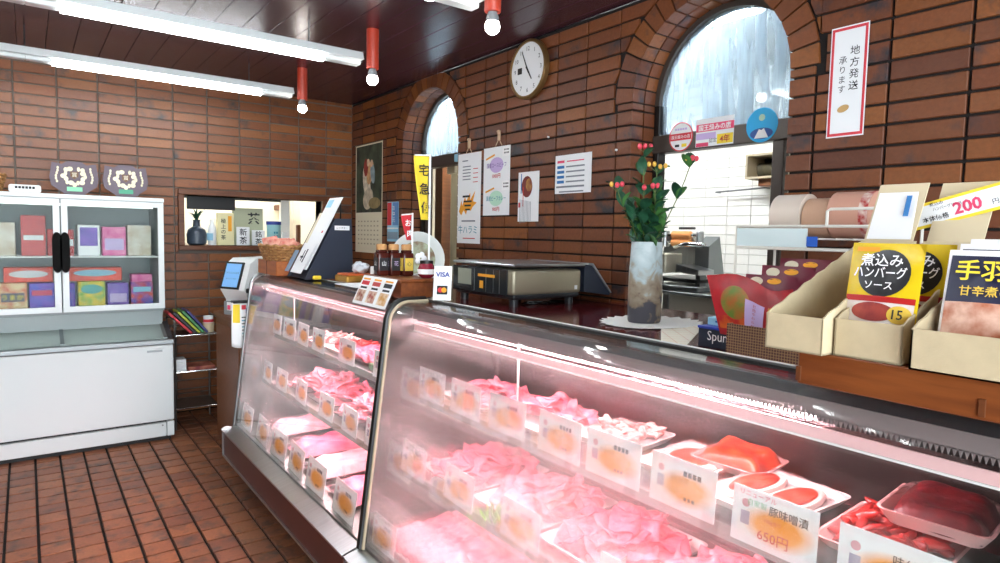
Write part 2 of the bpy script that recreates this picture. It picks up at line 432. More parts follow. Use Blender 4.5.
for y0, y1 in cols+EXTRA:
    for k in range(-20, 18):
        z0 = CZ+k*CP; z1 = z0+CP-JT
        if (y0, y1) in EXTRA:
            if z0 < ASP-.01: continue
            y0 = max(y0, 1.297)
        if z1 < 0: continue
        if z0 > ZC-.01: continue
        z1 = min(z1, ZC); z0 = max(z0, 0)
        if z0 < 1.0 and y1 < 5.2: continue       # hidden behind the counter
        p = clip_brick(y0, y1, z0, z1)
        if not p: continue
        c = (XW, sum(q[0] for q in p)/len(p), sum(q[1] for q in p)/len(p))
        vis = seen(c, 25)
        pieces.append((c[1] if vis else 99, p))
pieces.sort(key=lambda t: t[0]); shared = {}
stuff = B(); ns = 0
for s, p in pieces:
    rect = len(p) == 4
    if s > 50 or ns >= 225: stuff.prism(p, 0, XW, XW+JO+.01); continue
    ns += 1
    y0, z0 = p[0]
    if rect:
        key = (round(p[1][0]-y0, 4), round(p[2][1]-z0, 4))
        if key not in shared:
            bb = B(); bb.box(0, JO+.012, 0, key[0], 0, key[1], .0025, 1); shared[key] = bb.build('brick', 'brick_right', local=True, mesh_only=True)
        inst('brick', shared[key], wr, (0, y0, z0))
    else:
        bb = B(); bb.prism(p, 0, XW, XW+JO+.01); bb.build('brick', 'brick_right', wr)
stuff.build('bricks', 'brick_right', wr, kind='stuff')
# arch bricks: jamb returns and the two rings of voussoirs
for yc in ARCH:
    for sg in (-1, 1):
        for k in range(-6, 10):
            z0 = CZ+k*CP; z1 = z0+CP-JT
            if z0 < AB[yc]-.08 or z0 > ASP-.025: continue
            z1 = min(z1, ASP-.004)
            a, c = yc+sg*AR, yc+sg*RJ
            bb = B(); bb.box(XW, XW+.085, min(a, c), max(a, c), z0, z1, .002, 1); bb.build('jamb_brick', 'brick_right', wr)
            bb = B(); bb.box(XW+.093, XW+.17, min(a, a+sg*.06), max(a, a+sg*.06), z0, z1); bb.build('jamb_brick', 'brick_right', wr)
    nv = 19
    for i in range(nv):
        a0, a1 = math.pi*(i+.06)/nv, math.pi*(i+.94)/nv
        for (r0, r1, x0, x1) in ((AR, RO, XW, XW+.085), (AR, AR+.06, XW+.093, XW+.17)):
            bb = B(); bb.prism([(yc+r*math.cos(a), min(ZC, ASP+r*math.sin(a))) for r, a in ((r0, a0), (r1, a0), (r1, a1), (r0, a1))], 0, x0, x1)
            bb.build('arch_brick', 'brick_right', wr)

# back wall with the long serving window
WX0, WX1, WZ0, WZ1 = 1.03, 2.18, 1.365, 1.775
b = B(); YM = YB+JO
b.box(XL-.1, WX0, YM, YB+.16, 0, ZC).box(WX1, XW+.3, YM, YB+.16, 0, ZC).box(WX0, WX1, YM, YB+.16, 0, WZ0).box(WX0, WX1, YM, YB+.16, WZ1, ZC)
wb = struct(b.build('wall_back', 'mortar_back', loc=(0, YB, 0)))
BX0, BPX, BZ0, BPZ = .711, .2525, 2.131, .0748
stuff = B(); ns = 0; shared = {}
rects = []
for i in range(-13, 9):
    for k in range(-30, 9):
        x0 = BX0+i*BPX; x1 = x0+BPX-JT; z0 = BZ0+k*BPZ; z1 = min(z0+BPZ-JT, ZC)
        z0 = max(z0, 0)
        if x1 < XL or x0 > XW-.02 or z1 < 0 or z0 > ZC-.01: continue
        x0 = max(x0, XL); x1 = min(x1, XW-.002)
        if z1 > WZ0-.05 and z0 < WZ1+.05:      # window cut
            lo, hi = WX0-.045, WX1+.045
            if z1 <= WZ1+.046 and z0 >= WZ0-.046 or True:
                if x0 >= lo and x1 <= hi: continue
                if x0 < lo < x1: x1 = lo
                elif x0 < hi < x1: x0 = hi
        if x1-x0 < .015: continue
        rects.append((x0, x1, z0, z1))
for x0, x1, z0, z1 in rects:
    vis = seen(((x0+x1)/2, YB, (z0+z1)/2), 20)
    hid = (-.4 < x0 and x1 < .76 and z1 < 1.6) or (x0 > 1.25 and z1 < 1.1)
    if not vis or hid or ns >= 290: stuff.box(x0, x1, YB, YM+.01, z0, z1); continue
    ns += 1; key = (round(x1-x0, 4), round(z1-z0, 4))
    if key not in shared:
        bb = B(); bb.box(0, key[0], 0, JO+.012, 0, key[1], .0025, 1); shared[key] = bb.build('brick', 'brick', local=True, mesh_only=True)
    inst('brick', shared[key], wb, (x0, 0, z0))
stuff.build('bricks', 'brick', wb, kind='stuff')
# window in the back wall: timber frame
w1 = struct(bpy.data.objects.new('window_1', None)); COL.objects.link(w1); w1.location = (WX0, YB, WZ0)
B().box(WX0-.045, WX1+.045, YB-.02, YB+.16, WZ1, WZ1+.045, .004, 1).build('window_frame', 'wood_dark', w1)
B().box(WX0-.045, WX1+.045, YB-.03, YB+.16, WZ0-.04, WZ0, .004, 1).build('window_sill', 'wood_dark', w1)
B().box(WX0-.045, WX0, YB-.02, YB+.16, WZ0, WZ1, .004, 1).build('window_frame', 'wood_dark', w1)
B().box(WX1, WX1+.045, YB-.02, YB+.16, WZ0, WZ1, .004, 1).build('window_frame', 'wood_dark', w1)

# left wall and glazed shop front (behind the camera)
struct(B().box(XL-.15, XL, YF-.1, YB+.1, 0, ZC).build('wall_left', 'brown_paint', loc=(XL, 0, 0)))
b = B(); b.box(XL, -2.0, YF-.12, YF, 0, ZC).box(1.8, XW+.25, YF-.12, YF, 0, ZC).box(-2.0, 1.8, YF-.12, YF, 2.45, ZC)
struct(b.build('wall_front', 'brown_paint', loc=(0, YF, 0)))
w2 = struct(bpy.data.objects.new('window_2', None)); COL.objects.link(w2); w2.location = (0, YF, 0)
for xx in (-2.0, -.75, .5, 1.75): B().box(xx, xx+.05, YF-.1, YF-.05, 0, 2.45).build('window_frame', 'bronze', w2)
for xx in (-1.95, -.7, .55): B().box(xx, xx+1.2, YF-.08, YF-.075, .02, 2.43).build('pane', 'clear_glass', w2)

# openings in the right wall: bronze frames, transoms, lunette panes
def arch_frame(n, yc, t0, t1, stile):
    o = struct(bpy.data.objects.new('window_%d' % n, None)); COL.objects.link(o); o.location = (XW+.17, yc, AB[yc])
    x0, x1 = XW+.17, XW+.23
    b = B()
    for i in range(28):
        a0, a1 = math.pi*i/28, math.pi*(i+1)/28
        b.prism([(yc+r*math.cos(a), ASP+r*math.sin(a)) for r, a in ((AR-.028, a0), (AR, a0), (AR, a1), (AR-.028, a1))], 0, x0, x1)
    b.build('arch_frame', 'bronze', o)
    for sg in (-1, 1):
        B().box(x0, x1, yc+sg*AR, yc+sg*(AR-.035), AB[yc], ASP, .003, 1).build('side_frame', 'dark_frame', o)
    B().box(XW+JO, x1+.02, yc-AR-.01, yc+AR+.01, AB[yc]-.008, AB[yc]).build('sill', 'red_counter', o)
    B().box(x0-.01, x1, yc-AR, yc+AR, t0, t1, .004, 1).build('transom', 'bronze', o)
    for y0, y1 in stile: B().box(x0+.005, x1-.01, y0, y1, AB[yc], t0, .003, 1).build('stile', 'bronze', o)
    b = B(); r = AR-.02; pts = [(yc+r*math.cos(math.pi*i/32), max(t1, ASP+r*math.sin(math.pi*i/32))) for i in range(33)]
    pts += [(yc-r, t1), (yc+r, t1)] if t1 < ASP else []
    b.prism(pts, 0, x0+.028, x0+.032).build('lunette_pane', 'lunette_glass', o)
    return o
win3 = arch_frame(3, ARCH[0], 1.94, 2.03, [(1.525, 1.58)])
win4 = arch_frame(4, ARCH[1], 2.03, 2.12, [(4.58, 4.62)])
# ============================================================ ceiling lights
def fixture(y, label, x1=1.60):
    t = thing('fluorescent_light', label, 'ceiling light', (.8, y, 2.68), group=None)
    x0 = -1.55
    B().prism([(y-.055, 2.545), (y-.075, 2.50), (y+.075, 2.50), (y+.055, 2.545)], 0, x0, x1).build('housing', 'white_enamel', t)
    for (a, c) in ((x0, .02), (.02, x1)):
        B().box(a+.0, a+.13, y-.03, y+.03, 2.478, 2.502, .004, 1).build('end_box', 'white_enamel', t)
        B().box(c-.22, c, y-.03, y+.03, 2.478, 2.502, .004, 1).build('end_box', 'white_enamel', t)
        B().cyl((a+.13, y, 2.48), (c-.22, y, 2.48), .0155, n=14).build('tube', 'tube_light', t, smooth=40)
    for x in (x0+.3, .02, x1-.3): B().cyl((x, y, 2.545), (x, y, ZC), .004, n=8).build('hanger_rod', 'dark_plastic', t)
    B().box(x1, x1+.02, y-.012, y+.012, 2.50, 2.525).build('connector', 'dark_plastic', t)
fixture(4.80, 'white fluorescent fitting next to the brick wall above the freezer')
fixture(3.60, 'middle white fluorescent fitting hung below the dark ceiling')
fixture(2.38, 'white fluorescent fitting whose end is beside the lamp nearest the clock')
fixture(1.20, 'white fluorescent fitting over the front half of the shop')
def spot(x, y, label):
    t = thing('pendant_lamp', label, 'lamp', (x, y, ZC), group='red tube lamps on the ceiling')
    B().lathe([(.034, 2.455), (.036, 2.46), (.036, ZC)], (x, y, 0), 20).build('red_tube', 'red_paint', t, smooth=40)
    B().lathe([(.016, 2.405), (.027, 2.415), (.028, 2.43), (.020, 2.455)], (x, y, 0), 18).build('bulb_base', 'grey_plastic', t, smooth=40)
    B().lathe([(.001, 2.362), (.018, 2.366), (.029, 2.379), (.032, 2.394), (.030, 2.407), (.026, 2.416)], (x, y, 0), 20).build('bulb', 'bulb_light', t, smooth=True)
spot(1.645, 4.69, 'red tube lamp with a bare bulb in front of the back brick wall')
spot(1.655, 3.53, 'red tube lamp with a bare bulb before the small far arch')
spot(1.635, 2.30, 'red tube lamp with a bare bulb beside the wall clock')

# ============================================================ display cases
mat('case_back', '#211d1b', .4, var=.12, vscale=4)
PROF = [(.985, .315), (1.085, 1.145)]
for i in range(1, 21):
    a = math.pi-.12-(math.pi/2-.12)*i/20
    PROF.append((1.168+.082*math.cos(a), 1.156+.082*math.sin(a)))
PROF.append((1.25, 1.238))
REAR = [(1.30, 1.238), (1.58, 1.06), (1.75, .33)]
def case(y0, y1, label, gl, framemat, ts=.05):
    ym = (y0+y1)/2
    t = thing('meat_display_case', label, 'display case', (1.33, ym, 0))
    B().box(1.02, 1.70, y0+.03, y1-.03, 0, .16).build('plinth', 'black', t)
    B().box(.92, .95, y0, y1, .15, .296).build('front_panel', 'case_brown', t)
    B().box(.914, .922, y0, y1, .142, .154).build('panel_trim', 'steel', t)
    B().box(.914, .922, y1-.012, y1, .142, .30).build('corner_post', 'steel', t)
    B().prism([(.914, .29), (.914, .298), (.985, .318), (1.0, .318), (1.0, .29)], 1, y0, y1).build('ledge', 'steel', t)
    B().box(.99, 1.74, y0+.02, y1-.02, .16, .33).build('deck', 'shelf_steel', t)
    n = len(PROF)
    g = B(); V = [[g.bm.verts.new((x, y, z)) for x, z in PROF] for y in (y0+.005, y1-.005)]
    for i in range(n-1): g.bm.faces.new([V[0][i], V[0][i+1], V[1][i+1], V[1][i]])
    g.build('front_glass', gl, t, solid=.004)
    poly = PROF+REAR
    inner = [(1.0, .33), (1.083, 1.10), (1.105, 1.19), (1.15, 1.222), (1.30, 1.228)]+REAR[1:]
    for a, c in ((y0, y0+.016), (y1-.016, y1)): B().prism(inner, 1, a, c).build('end_panel', 'case_inner', t)
    if framemat:
        B().tube([(x-.006, y1-.01, z+.004) for x, z in PROF], .016, 8).build('end_frame', 'black', t, smooth=40)
        B().tube([(x-.004, y1-.03, z+.004) for x, z in PROF], .006, 6).build('frame_bead', 'beige_trim', t, smooth=40)
    else:
        B().tube([(x-.002, y1-.008, z+.002) for x, z in PROF], .009, 8).build('end_frame', 'dull_steel', t, smooth=40)
    bk = [(1.72, .33), (1.55, 1.06), (1.315, 1.215)]
    b = B(); b.prism(bk+[(1.325, 1.225), (1.565, 1.07), (1.74, .33)], 1, y0+.016, y1-.016).build('back_doors', 'case_back', t)
    B().box(1.247, 1.260, y0, y1, 1.230, 1.246, .003, 1).build('gasket', 'black', t)
    B().box(1.260, 1.305, y0, y1, 1.229, 1.240, .002, 1).build('top_rail', 'white_paint', t)
    # shelves
    for nm, x0, x1, z in (('upper_shelf', 1.225, 1.575, .872), ('lower_shelf', 1.15, 1.64, .598)):
        s = B().box(x0, x1, y0+.018, y1-.018, z-.012, z, .002, 1).build(nm, 'shelf_steel', t)
        B().box(x0-.006, x0, y0+.018, y1-.018, z-.030, z+.006, .002, 1).build('edge_strip', 'edge_grey', s)
        B().cyl((x0+.045, y0+ts, z-.026), (x0+.045, y1-.05, z-.026), .007, n=10).build('shelf_tube', 'case_light', s)
        for yy in (y0+.3, ym, y1-.3): B().box(x0+.02, x1-.03, yy-.003, yy+.003, z-.03, z-.012).build('bracket', 'dull_steel', s)
    # lamp canopy under the top
    cn = B().prism([(1.19, 1.205), (1.20, 1.226), (1.30, 1.226), (1.30, 1.19), (1.27, 1.19)], 1, y0+.02, y1-.02).build('lamp_canopy', 'dark_plastic', t)
    B().cyl((1.245, y0+ts, 1.163), (1.245, y1-.06, 1.163), .013, n=12).build('lamp_tube', 'case_light', cn)
    B().box(1.192, 1.196, y0+.02, y1-.02, 1.130, 1.152).build('lamp_cover', 'rose_cover', cn)
    B().box(1.188, 1.2, y0+.02, y1-.02, 1.126, 1.130).build('cover_edge', 'white_plastic', cn)
    b = B(); k = int((y1-y0-.1)/.0085)
    for i in range(k):
        y = y0+.05+i*.0085
        b.prism([(y, 1.176), (y+.0075, 1.176), (y+.0037, 1.162)], 0, 1.186, 1.189)
    b.box(1.186, 1.189, y0+.02, y1-.02, 1.174, 1.206)
    b.build('toothed_louvre', 'louvre_grey', cn, kind='stuff')
    B().box(1.285, 1.288, y0+1.62, y0+1.628, .9, 1.19).build('support_strut', 'white_plastic', t)
    return t
mat('rose_cover', '#f0c4c6', .4); mat('edge_grey', '#8f9994', .4); mat('louvre_grey', '#857a7b', .4)
CASE_FAR, CASE_NEAR = 'honey jar case', 'fogged carton case'
case(2.185, 4.005, 'stainless meat display case with honey jars and a navy leaflet stand on top', 'far_case_glass', False)
case(.0, 2.175, 'fogged meat display case with a black end frame and cardboard cartons on top', 'near_case_glass', True, .62)

# ============================================================ meat trays
mat('meat_pink', '#f0607e', .35, col2='#fbb9c2', vscale=26, aniso=(1, 2.5, 1), bump=.3, bscale=40)
mat('meat_rose', '#e3345c', .35, col2='#f4869b', vscale=22, aniso=(3, 1, 1), bump=.3, bscale=50)
mat('meat_red', '#96161a', .3, col2='#c2332d', vscale=30, bump=.4, bscale=60)
mat('meat_marbled', '#c22a26', .3, col2='#f4e3dc', vscale=38, bump=.2, bscale=60)
mat('meat_dark', '#571019', .35, col2='#7d1c24', vscale=45, bump=.6, bscale=90)
mat('pork_fat', '#f6d9dc', .35, col2='#f08ba0', vscale=9, aniso=(1, 3, 1), bump=.4, bscale=30)
mat('pork_pink', '#f28ea6', .35, col2='#e8416f', vscale=8, aniso=(1, 3, 1), bump=.4, bscale=30)
mat('steak_red', '#b02614', .3, col2='#d8502c', vscale=24); mat('fat_white', '#f6e6dc', .35); mat('foam_white', '#f4f3f1', .6); mat('tray_black', '#1b1a1a', .35); mat('tray_pink', '#eec3c0', .5)
def slice_mesh(nm, m, wd, ln, seed, amp=.008):
    rn = random.Random(seed); a, b_, c = rn.random()*6, rn.random()*6, rn.random()*6
    def f(u, v, off):
        e = 1-.18*abs(2*u-1)**3
        x = (u-.5)*wd; y = (v-.5)*ln*e
        return (x, y, amp*math.sin(9*u+a)*(.4+v)+amp*.7*math.sin(6*v+b_+3*u)+.006*math.cos(3*v+c)+off)
    b = B(); nu, nv = 9, 4
    T = [[b.bm.verts.new(f(i/nu, j/nv, .004)) for j in range(nv+1)] for i in range(nu+1)]
    U = [[b.bm.verts.new(f(i/nu, j/nv, 0)) for j in range(nv+1)] for i in range(nu+1)]
    for i in range(nu):
        for j in range(nv):
            b.bm.faces.new([T[i][j], T[i+1][j], T[i+1][j+1], T[i][j+1]]); b.bm.faces.new([U[i][j+1], U[i+1][j+1], U[i+1][j], U[i][j]])
        b.bm.faces.new([T[i][0], U[i][0], U[i+1][0], T[i+1][0]]); b.bm.faces.new([T[i+1][nv], U[i+1][nv], U[i][nv], T[i][nv]])
    for j in range(nv):
        b.bm.faces.new([T[0][j+1], U[0][j+1], U[0][j], T[0][j]]); b.bm.faces.new([T[nu][j], U[nu][j], U[nu][j+1], T[nu][j+1]])
    return b.build(nm, m, local=True, smooth=True, mesh_only=True)
SL = {m: [slice_mesh('slice', m, .12, .075, s) for s in range(4)] for m in ('meat_pink', 'meat_rose')}
def chunk_mesh(m, seed, s=1.0):
    b = B(); b.sphere((0, 0, 0), .022*s, .014*s, .011*s, 8, 6)
    for v in b.bm.verts: v.co += noise.noise_vector(v.co*60+Vector((seed*7, 0, 0)))*.007*s
    return b.build('piece', m, local=True, smooth=True, mesh_only=True)
CH = {m: [chunk_mesh(m, s) for s in range(4)] for m in ('meat_red', 'meat_marbled', 'meat_dark')}
def tray_mesh(t, sx, sy, h, m, name='tray'):
    b = B()
    def ring(ix, iy, z, r=.02, n=4):
        out = []
        for cx, cy, a0 in ((1, 1, 0), (-1, 1, 90), (-1, -1, 180), (1, -1, 270)):
            for k in range(n+1):
                a = R(a0+90*k/n); out.append(b.bm.verts.new((cx*(ix-r)+r*math.cos(a), cy*(iy-r)+r*math.sin(a), z)))
        return out
    hx, hy = sx/2, sy/2
    rs = [ring(hx-.018, hy-.018, 0), ring(hx, hy, h), ring(hx-.006, hy-.006, h), ring(hx-.022, hy-.022, .004)]
    for i in range(3):
        A, C = rs[i], rs[i+1]; n = len(A)
        for k in range(n): b.bm.faces.new([A[k], A[(k+1) % n], C[(k+1) % n], C[k]])
    b.bm.faces.new(rs[0][::-1]); b.bm.faces.new(rs[3])
    return b.build(name, m, t, local=True, smooth=30)
def lump(t, sx, sy, h, m, seed, loc=(0, 0, 0), name='meat', rough=.35, layers=0):
    b = B(); nu, nv = 16, 10
    def f(u, v):
        x, y = (u-.5)*sx, (v-.5)*sy
        e = min(1, min(u, 1-u)*7)*min(1, min(v, 1-v)*6)
        z = h*(e**.45)*(1+rough*(noise.noise(Vector((x*14+seed*3.1, y*14, seed)))))
        return (loc[0]+x+.006*noise.noise(Vector((x*20, y*20, seed+5))), loc[1]+y+.008*noise.noise(Vector((x*25, y*9, seed+9))), loc[2]+z)
    b.grid(f, nu, nv)
    bd = [e for e in b.bm.edges if e.is_boundary]
    bmesh.ops.contextual_create(b.bm, geom=bd)
    return b.build(name, m, t, local=True, smooth=60)
def wrap(t, sx, sy, z0, z1):
    b = B(); hx, hy = sx/2, sy/2
    b.grid(lambda u, v: ((u-.5)*sx, (v-.5)*sy, z0+(z1-z0)*(min(1, 5*min(u, 1-u))*min(1, 5*min(v, 1-v)))**.6+.002*math.sin(23*u+9*v)), 12, 10)
    return b.build('plastic_wrap', 'plastic_wrap', t, local=True, smooth=True)
def meat(label, x, y, z, sx, sy, kind, m, trm='foam_white', rz=0, seed=0, group=None, n=12, rows=2, film=False, h=.022):
    t = thing('meat_tray', label, 'meat tray', (x, y, z), rz, group); rn = random.Random(seed)
    tray_mesh(t, sx, sy, h, trm)
    if kind == 'slices':
        for r in range(rows):
            xx = (r-(rows-1)/2)*(sx-.05)/rows
            for i in range(n):
                yy = -sy/2+.03+(sy-.06)*i/(n-1)
                inst('slice', SL[m][rn.randrange(4)], t, (xx+rn.uniform(-.008, .008), yy, .03+rn.uniform(0, .008)), (R(38+rn.uniform(-12, 12)), rn.uniform(-.12, .12), rn.uniform(-.2, .2)), ((sx-.03)/rows/.12, 1, 1))
    elif kind == 'heap':
        for i in range(n):
            rr = rn.random()**.6; a = rn.random()*6.28; dx, dy = rr*(sx/2-.035)*math.cos(a), rr*(sy/2-.028)*math.sin(a)
            inst('slice', SL[m][rn.randrange(4)], t, (dx, dy, .025+.055*(1-rr)*rn.uniform(.6, 1)), (rn.uniform(-.5, .5), rn.uniform(-.4, .4), rn.uniform(0, 6.28)), (1.05, 1.2, 1))
    elif kind == 'pieces':
        for i in range(n):
            dx, dy = rn.uniform(-1, 1)*(sx/2-.035), rn.uniform(-1, 1)*(sy/2-.035)
            inst('piece', CH[m][rn.randrange(4)], t, (dx, dy, .02+rn.uniform(0, .03)*(1-abs(dx)/sx*1.4)), (rn.uniform(0, 6), rn.uniform(-.5, .5), rn.uniform(0, 6)), (1.35, .75, .75))
    elif kind == 'slab':
        lump(t, sx-.03, sy-.03, .055, m, seed, (0, 0, .008))
    elif kind == 'mince':
        lump(t, sx-.03, sy-.03, .04, m, seed, (0, 0, .008), 'minced_meat', .5)
    elif kind == 'steaks':
        for i in range(rows):
            yy = (i-(rows-1)/2)*(sy-.03)/rows
            b = B(); b.lathe([(.001, .0), (.95, .0), (1, .006), (.95, .014), (.001, .016)], (0, yy, .012+.004*i), 24, (sx-.06)/2, (sy-.03)/rows/2*.95); s = b.build('steak', 'fat_white', t, local=True, smooth=50)
            b = B(); b.lathe([(.001, .0), (.82, .0), (.86, .004), (.80, .008), (.001, .0085)], (-.004, yy, .0225+.004*i), 24, (sx-.06)/2*.92, (sy-.03)/rows/2*.82); b.build('lean_meat', 'steak_red', s, local=True, smooth=50)
    if film: wrap(t, sx-.004, sy-.004, h, h+.022)
    return t
# --- far case: deck, lower shelf, upper shelf
meat('pale pork slab by the steel end of the bottom deck, %s' % CASE_FAR, 1.33, 3.66, .33, .44, .26, 'slab', 'pork_fat', 'tray_black', seed=1)
meat('pink pork slab between two paler slabs on the bottom deck, %s' % CASE_FAR, 1.31, 3.25, .33, .46, .26, 'slab', 'pork_pink', 'tray_black', seed=2)
meat('white fatty pork slab between two pinker slabs on the bottom deck, %s' % CASE_FAR, 1.30, 2.93, .33, .48, .27, 'slab', 'pork_fat', 'tray_black', seed=3)
meat('deep pink pork slab by the black frame on the bottom deck, %s' % CASE_FAR, 1.30, 2.58, .33, .48, .28, 'slab', 'pork_pink', 'tray_black', seed=4)
for i, yy in enumerate((3.55, 3.2, 2.86, 2.50)):
    meat('heap of thin pink meat slices on the middle shelf, %s' % CASE_FAR, 1.37, yy, .598, .36, .31, 'heap', 'meat_rose' if i % 2 else 'meat_pink', 'tray_black', seed=10+i, group='meat heaps on the middle shelf of the honey jar case', n=44)
meat('marbled red meat pieces by the steel end of the top shelf, %s' % CASE_FAR, 1.39, 3.46, .872, .27, .27, 'pieces', 'meat_marbled', seed=21, n=60)
meat('bright red meat strips beside fanned slices on the top shelf, %s' % CASE_FAR, 1.39, 3.14, .872, .27, .27, 'pieces', 'meat_red', seed=22, n=70)
meat('fanned rosy meat slices beside red strips on the top shelf, %s' % CASE_FAR, 1.39, 2.84, .872, .27, .27, 'slices', 'meat_rose', 'tray_black', seed=23, n=8)
meat('fanned pale pink slices by the black frame on the top shelf, %s' % CASE_FAR, 1.39, 2.52, .872, .27, .3, 'slices', 'meat_pink', 'tray_black', seed=24, n=8)
# --- near case
meat('ridged pink slices by the black frame on the bottom deck, %s' % CASE_NEAR, 1.27, 1.92, .33, .46, .36, 'slices', 'meat_pink', seed=31, n=20, rows=3)
meat('pale ridged pink slices in mid bottom deck, %s' % CASE_NEAR, 1.29, 1.52, .33, .46, .36, 'slices', 'meat_pink', seed=32, n=20, rows=3)
meat('rosy ridged slices on the bottom deck, %s' % CASE_NEAR, 1.29, 1.1, .33, .46, .36, 'slices', 'meat_rose', seed=33, n=14, rows=3)
for i, yy in enumerate((1.93, 1.58, 1.23, .88, .55)):
    meat('heap of thin pink meat slices on the middle shelf, %s' % CASE_NEAR, 1.38, yy, .598, .38, .33, 'heap', 'meat_pink' if i % 2 else 'meat_rose', seed=40+i, group='meat heaps on the middle shelf of the fogged case', n=52)
meat('heaped pink slices by the black frame on the top shelf, %s' % CASE_NEAR, 1.40, 1.93, .872, .28, .3, 'heap', 'meat_pink', seed=51, n=22)
meat('heaped pink slices beside marbled red pieces on the top shelf, %s' % CASE_NEAR, 1.40, 1.60, .872, .28, .3, 'heap', 'meat_pink', seed=52, n=22)
meat('marbled red and white meat pieces on a wrapped foam tray, %s' % CASE_NEAR, 1.41, 1.27, .90, .24, .22, 'pieces', 'meat_marbled', seed=53, n=60, film=True, rz=.1)
meat('single wrapped red steak beside marbled pieces on the top shelf, %s' % CASE_NEAR, 1.40, 1.02, .90, .26, .19, 'steaks', 'x', seed=54, rows=1, film=True, rz=.08)
meat('two oval red steaks on a white foam tray behind the pork price card', 1.36, .765, .905, .28, .22, 'steaks', 'x', seed=55, rows=2, film=True, rz=-.05)
meat('wrapped orange-red meat tray behind the two oval steaks', 1.475, .93, .915, .17, .2, 'mince', 'steak_red', 'tray_pink', seed=56, film=True, rz=.1)
meat('red meat strips on a pink foam tray on the top shelf', 1.38, .515, .90, .27, .22, 'pieces', 'meat_red', 'tray_pink', seed=57, n=110, rz=.06)
meat('tray of dark minced meat under clear wrap stacked over the red strips', 1.435, .455, .955, .20, .19, 'mince', 'meat_dark', 'tray_pink', seed=58, film=True, rz=.1, h=.03)

# ============================================================ price cards
def card_mat(name):
    m = bpy.data.materials.new(name); m.use_nodes = True; MATS[name] = m; nt = m.node_tree; n = nt.nodes; L = nt.links; b = n['Principled BSDF']
    tc = n.new('ShaderNodeTexCoord'); mp = n.new('ShaderNodeMapping'); mp.inputs['Location'].default_value = (-.0, -.56, -.46); mp.inputs['Scale'].default_value = (0, 1, 1.25)
    mp.vector_type = 'POINT'; L.new(tc.outputs['Generated'], mp.inputs[0])
    mp.inputs['Location'].default_value = (0, -.44, -.56)
    ln = n.new('ShaderNodeVectorMath'); ln.operation = 'LENGTH'; L.new(mp.outputs[0], ln.inputs[0])
    rp = n.new('ShaderNodeValToRGB'); L.new(ln.outputs['Value'], rp.inputs[0]); cr = rp.color_ramp
    cr.elements[0].position = .25; cr.elements[0].color = (*lin('#f59a00'), 1); cr.elements[1].position = .45; cr.elements[1].color = (*lin('#f1f5f6'), 1)
    L.new(rp.outputs[0], b.inputs['Base Color']); b.inputs['Roughness'].default_value = .6
card_mat('price_card')
CW, CHT = .185, .118
b = B(); b.box(-.001, .001, -CW/2, CW/2, 0, CHT); CARD_ME = b.build('price_card', 'price_card', local=True, mesh_only=True)
rows = [(-.004+.012*i, .098, .009, .011) for i in range(5)]
rn = random.Random(3)
CARD_P = bars([(.008+.013*i, .088, .010, .012) for i in range(4)]+[(.012+.011*i, .03, .007, .008) for i in range(3)], (-.0012, 0, 0), WX, 'ink', None, local=True)
CARD_L = B(); CARD_L.lathe([(.001, 0), (.009, 0), (.009, .0003), (.001, .0003)], (-.0016, .062, .085), 14, axis=0); CARD_L = CARD_L.build('logo', mat('logo_rose', '#d99aa2', .7), None, local=True)
CARD_S = B(); CARD_S.box(-.0016, -.0012, .052, .072, .04, .068); CARD_S = CARD_S.build('logo_mark', mat('logo_grey', '#a9a2b8', .7), None, local=True)
cpm, clm, csm = CARD_P.data, CARD_L.data, CARD_S.data
for o in (CARD_P, CARD_L, CARD_S): bpy.data.objects.remove(o)
def price_card(x, y, z, label, group, tilt=.0, rz=0, plain=False):
    o = bpy.data.objects.new('price_card', CARD_ME); COL.objects.link(o); o.location = (x, y, z); o.rotation_euler = (0, tilt, rz)
    tag(o, label, 'price card', group)
    if not plain: inst('print_lines', cpm, o)
    inst('logo', clm, o); inst('logo_mark', csm, o)
    return o
for yy in (3.86, 3.55, 3.27, 3.0, 2.74, 2.42):
    price_card(1.012, yy, .331, 'white price card with orange patch on the bottom deck, %s' % CASE_FAR, 'price cards on the bottom deck', .16, random.uniform(-.06, .06)).scale = (1, 1.2, 1.15)
for yy in (3.86, 3.6, 3.28, 2.93, 2.65, 2.40):
    price_card(1.138, yy, .598, 'white price card with orange patch on the middle shelf, %s' % CASE_FAR, 'price cards on the middle shelf', .1, random.uniform(-.06, .06))
for yy in (3.93, 3.69, 3.46, 3.23, 2.86, 2.46):
    price_card(1.213, yy, .872, 'white price card with orange patch on the top shelf, %s' % CASE_FAR, 'price cards on the top shelf', .08, random.uniform(-.06, .06))
for yy in (2.06, 1.83, 1.59, 1.34, 1.13, .91):
    price_card(1.213, yy, .868, 'white price card with orange patch on the top shelf, %s' % CASE_NEAR, 'price cards on the fogged top shelf', .06, random.uniform(-.03, .03))
for yy in (2.06, 1.75, 1.42, 1.0):
    price_card(1.138, yy, .595, 'white price card with orange patch on the middle shelf, %s' % CASE_NEAR, 'price cards on the fogged middle shelf', .1, random.uniform(-.05, .05))
price_card(1.022, 2.075, .331, 'white price card standing at the foot of the black end frame behind fogged glass', None, .12)
pc = price_card(1.208, .68, .862, 'price card for miso pork with red 650 in front of the two oval steaks', None, .06, plain=True)
text('リニューアル', .014, (-.0013, .035, .107), WX, 'ink_pink', pc, local=True)
text('自家製', .015, (-.0013, .036, .090), WX, 'ink_green', pc, local=True)
text('豚味噌漬', .021, (-.0013, -.032, .086), WX, 'ink', pc, local=True, bold=.01)
text('100g当り', .010, (-.0013, .0, .062), WX, 'ink_red', pc, local=True)
text('650円', .028, (-.0013, -.002, .03), WX, 'ink_red', pc, local=True)
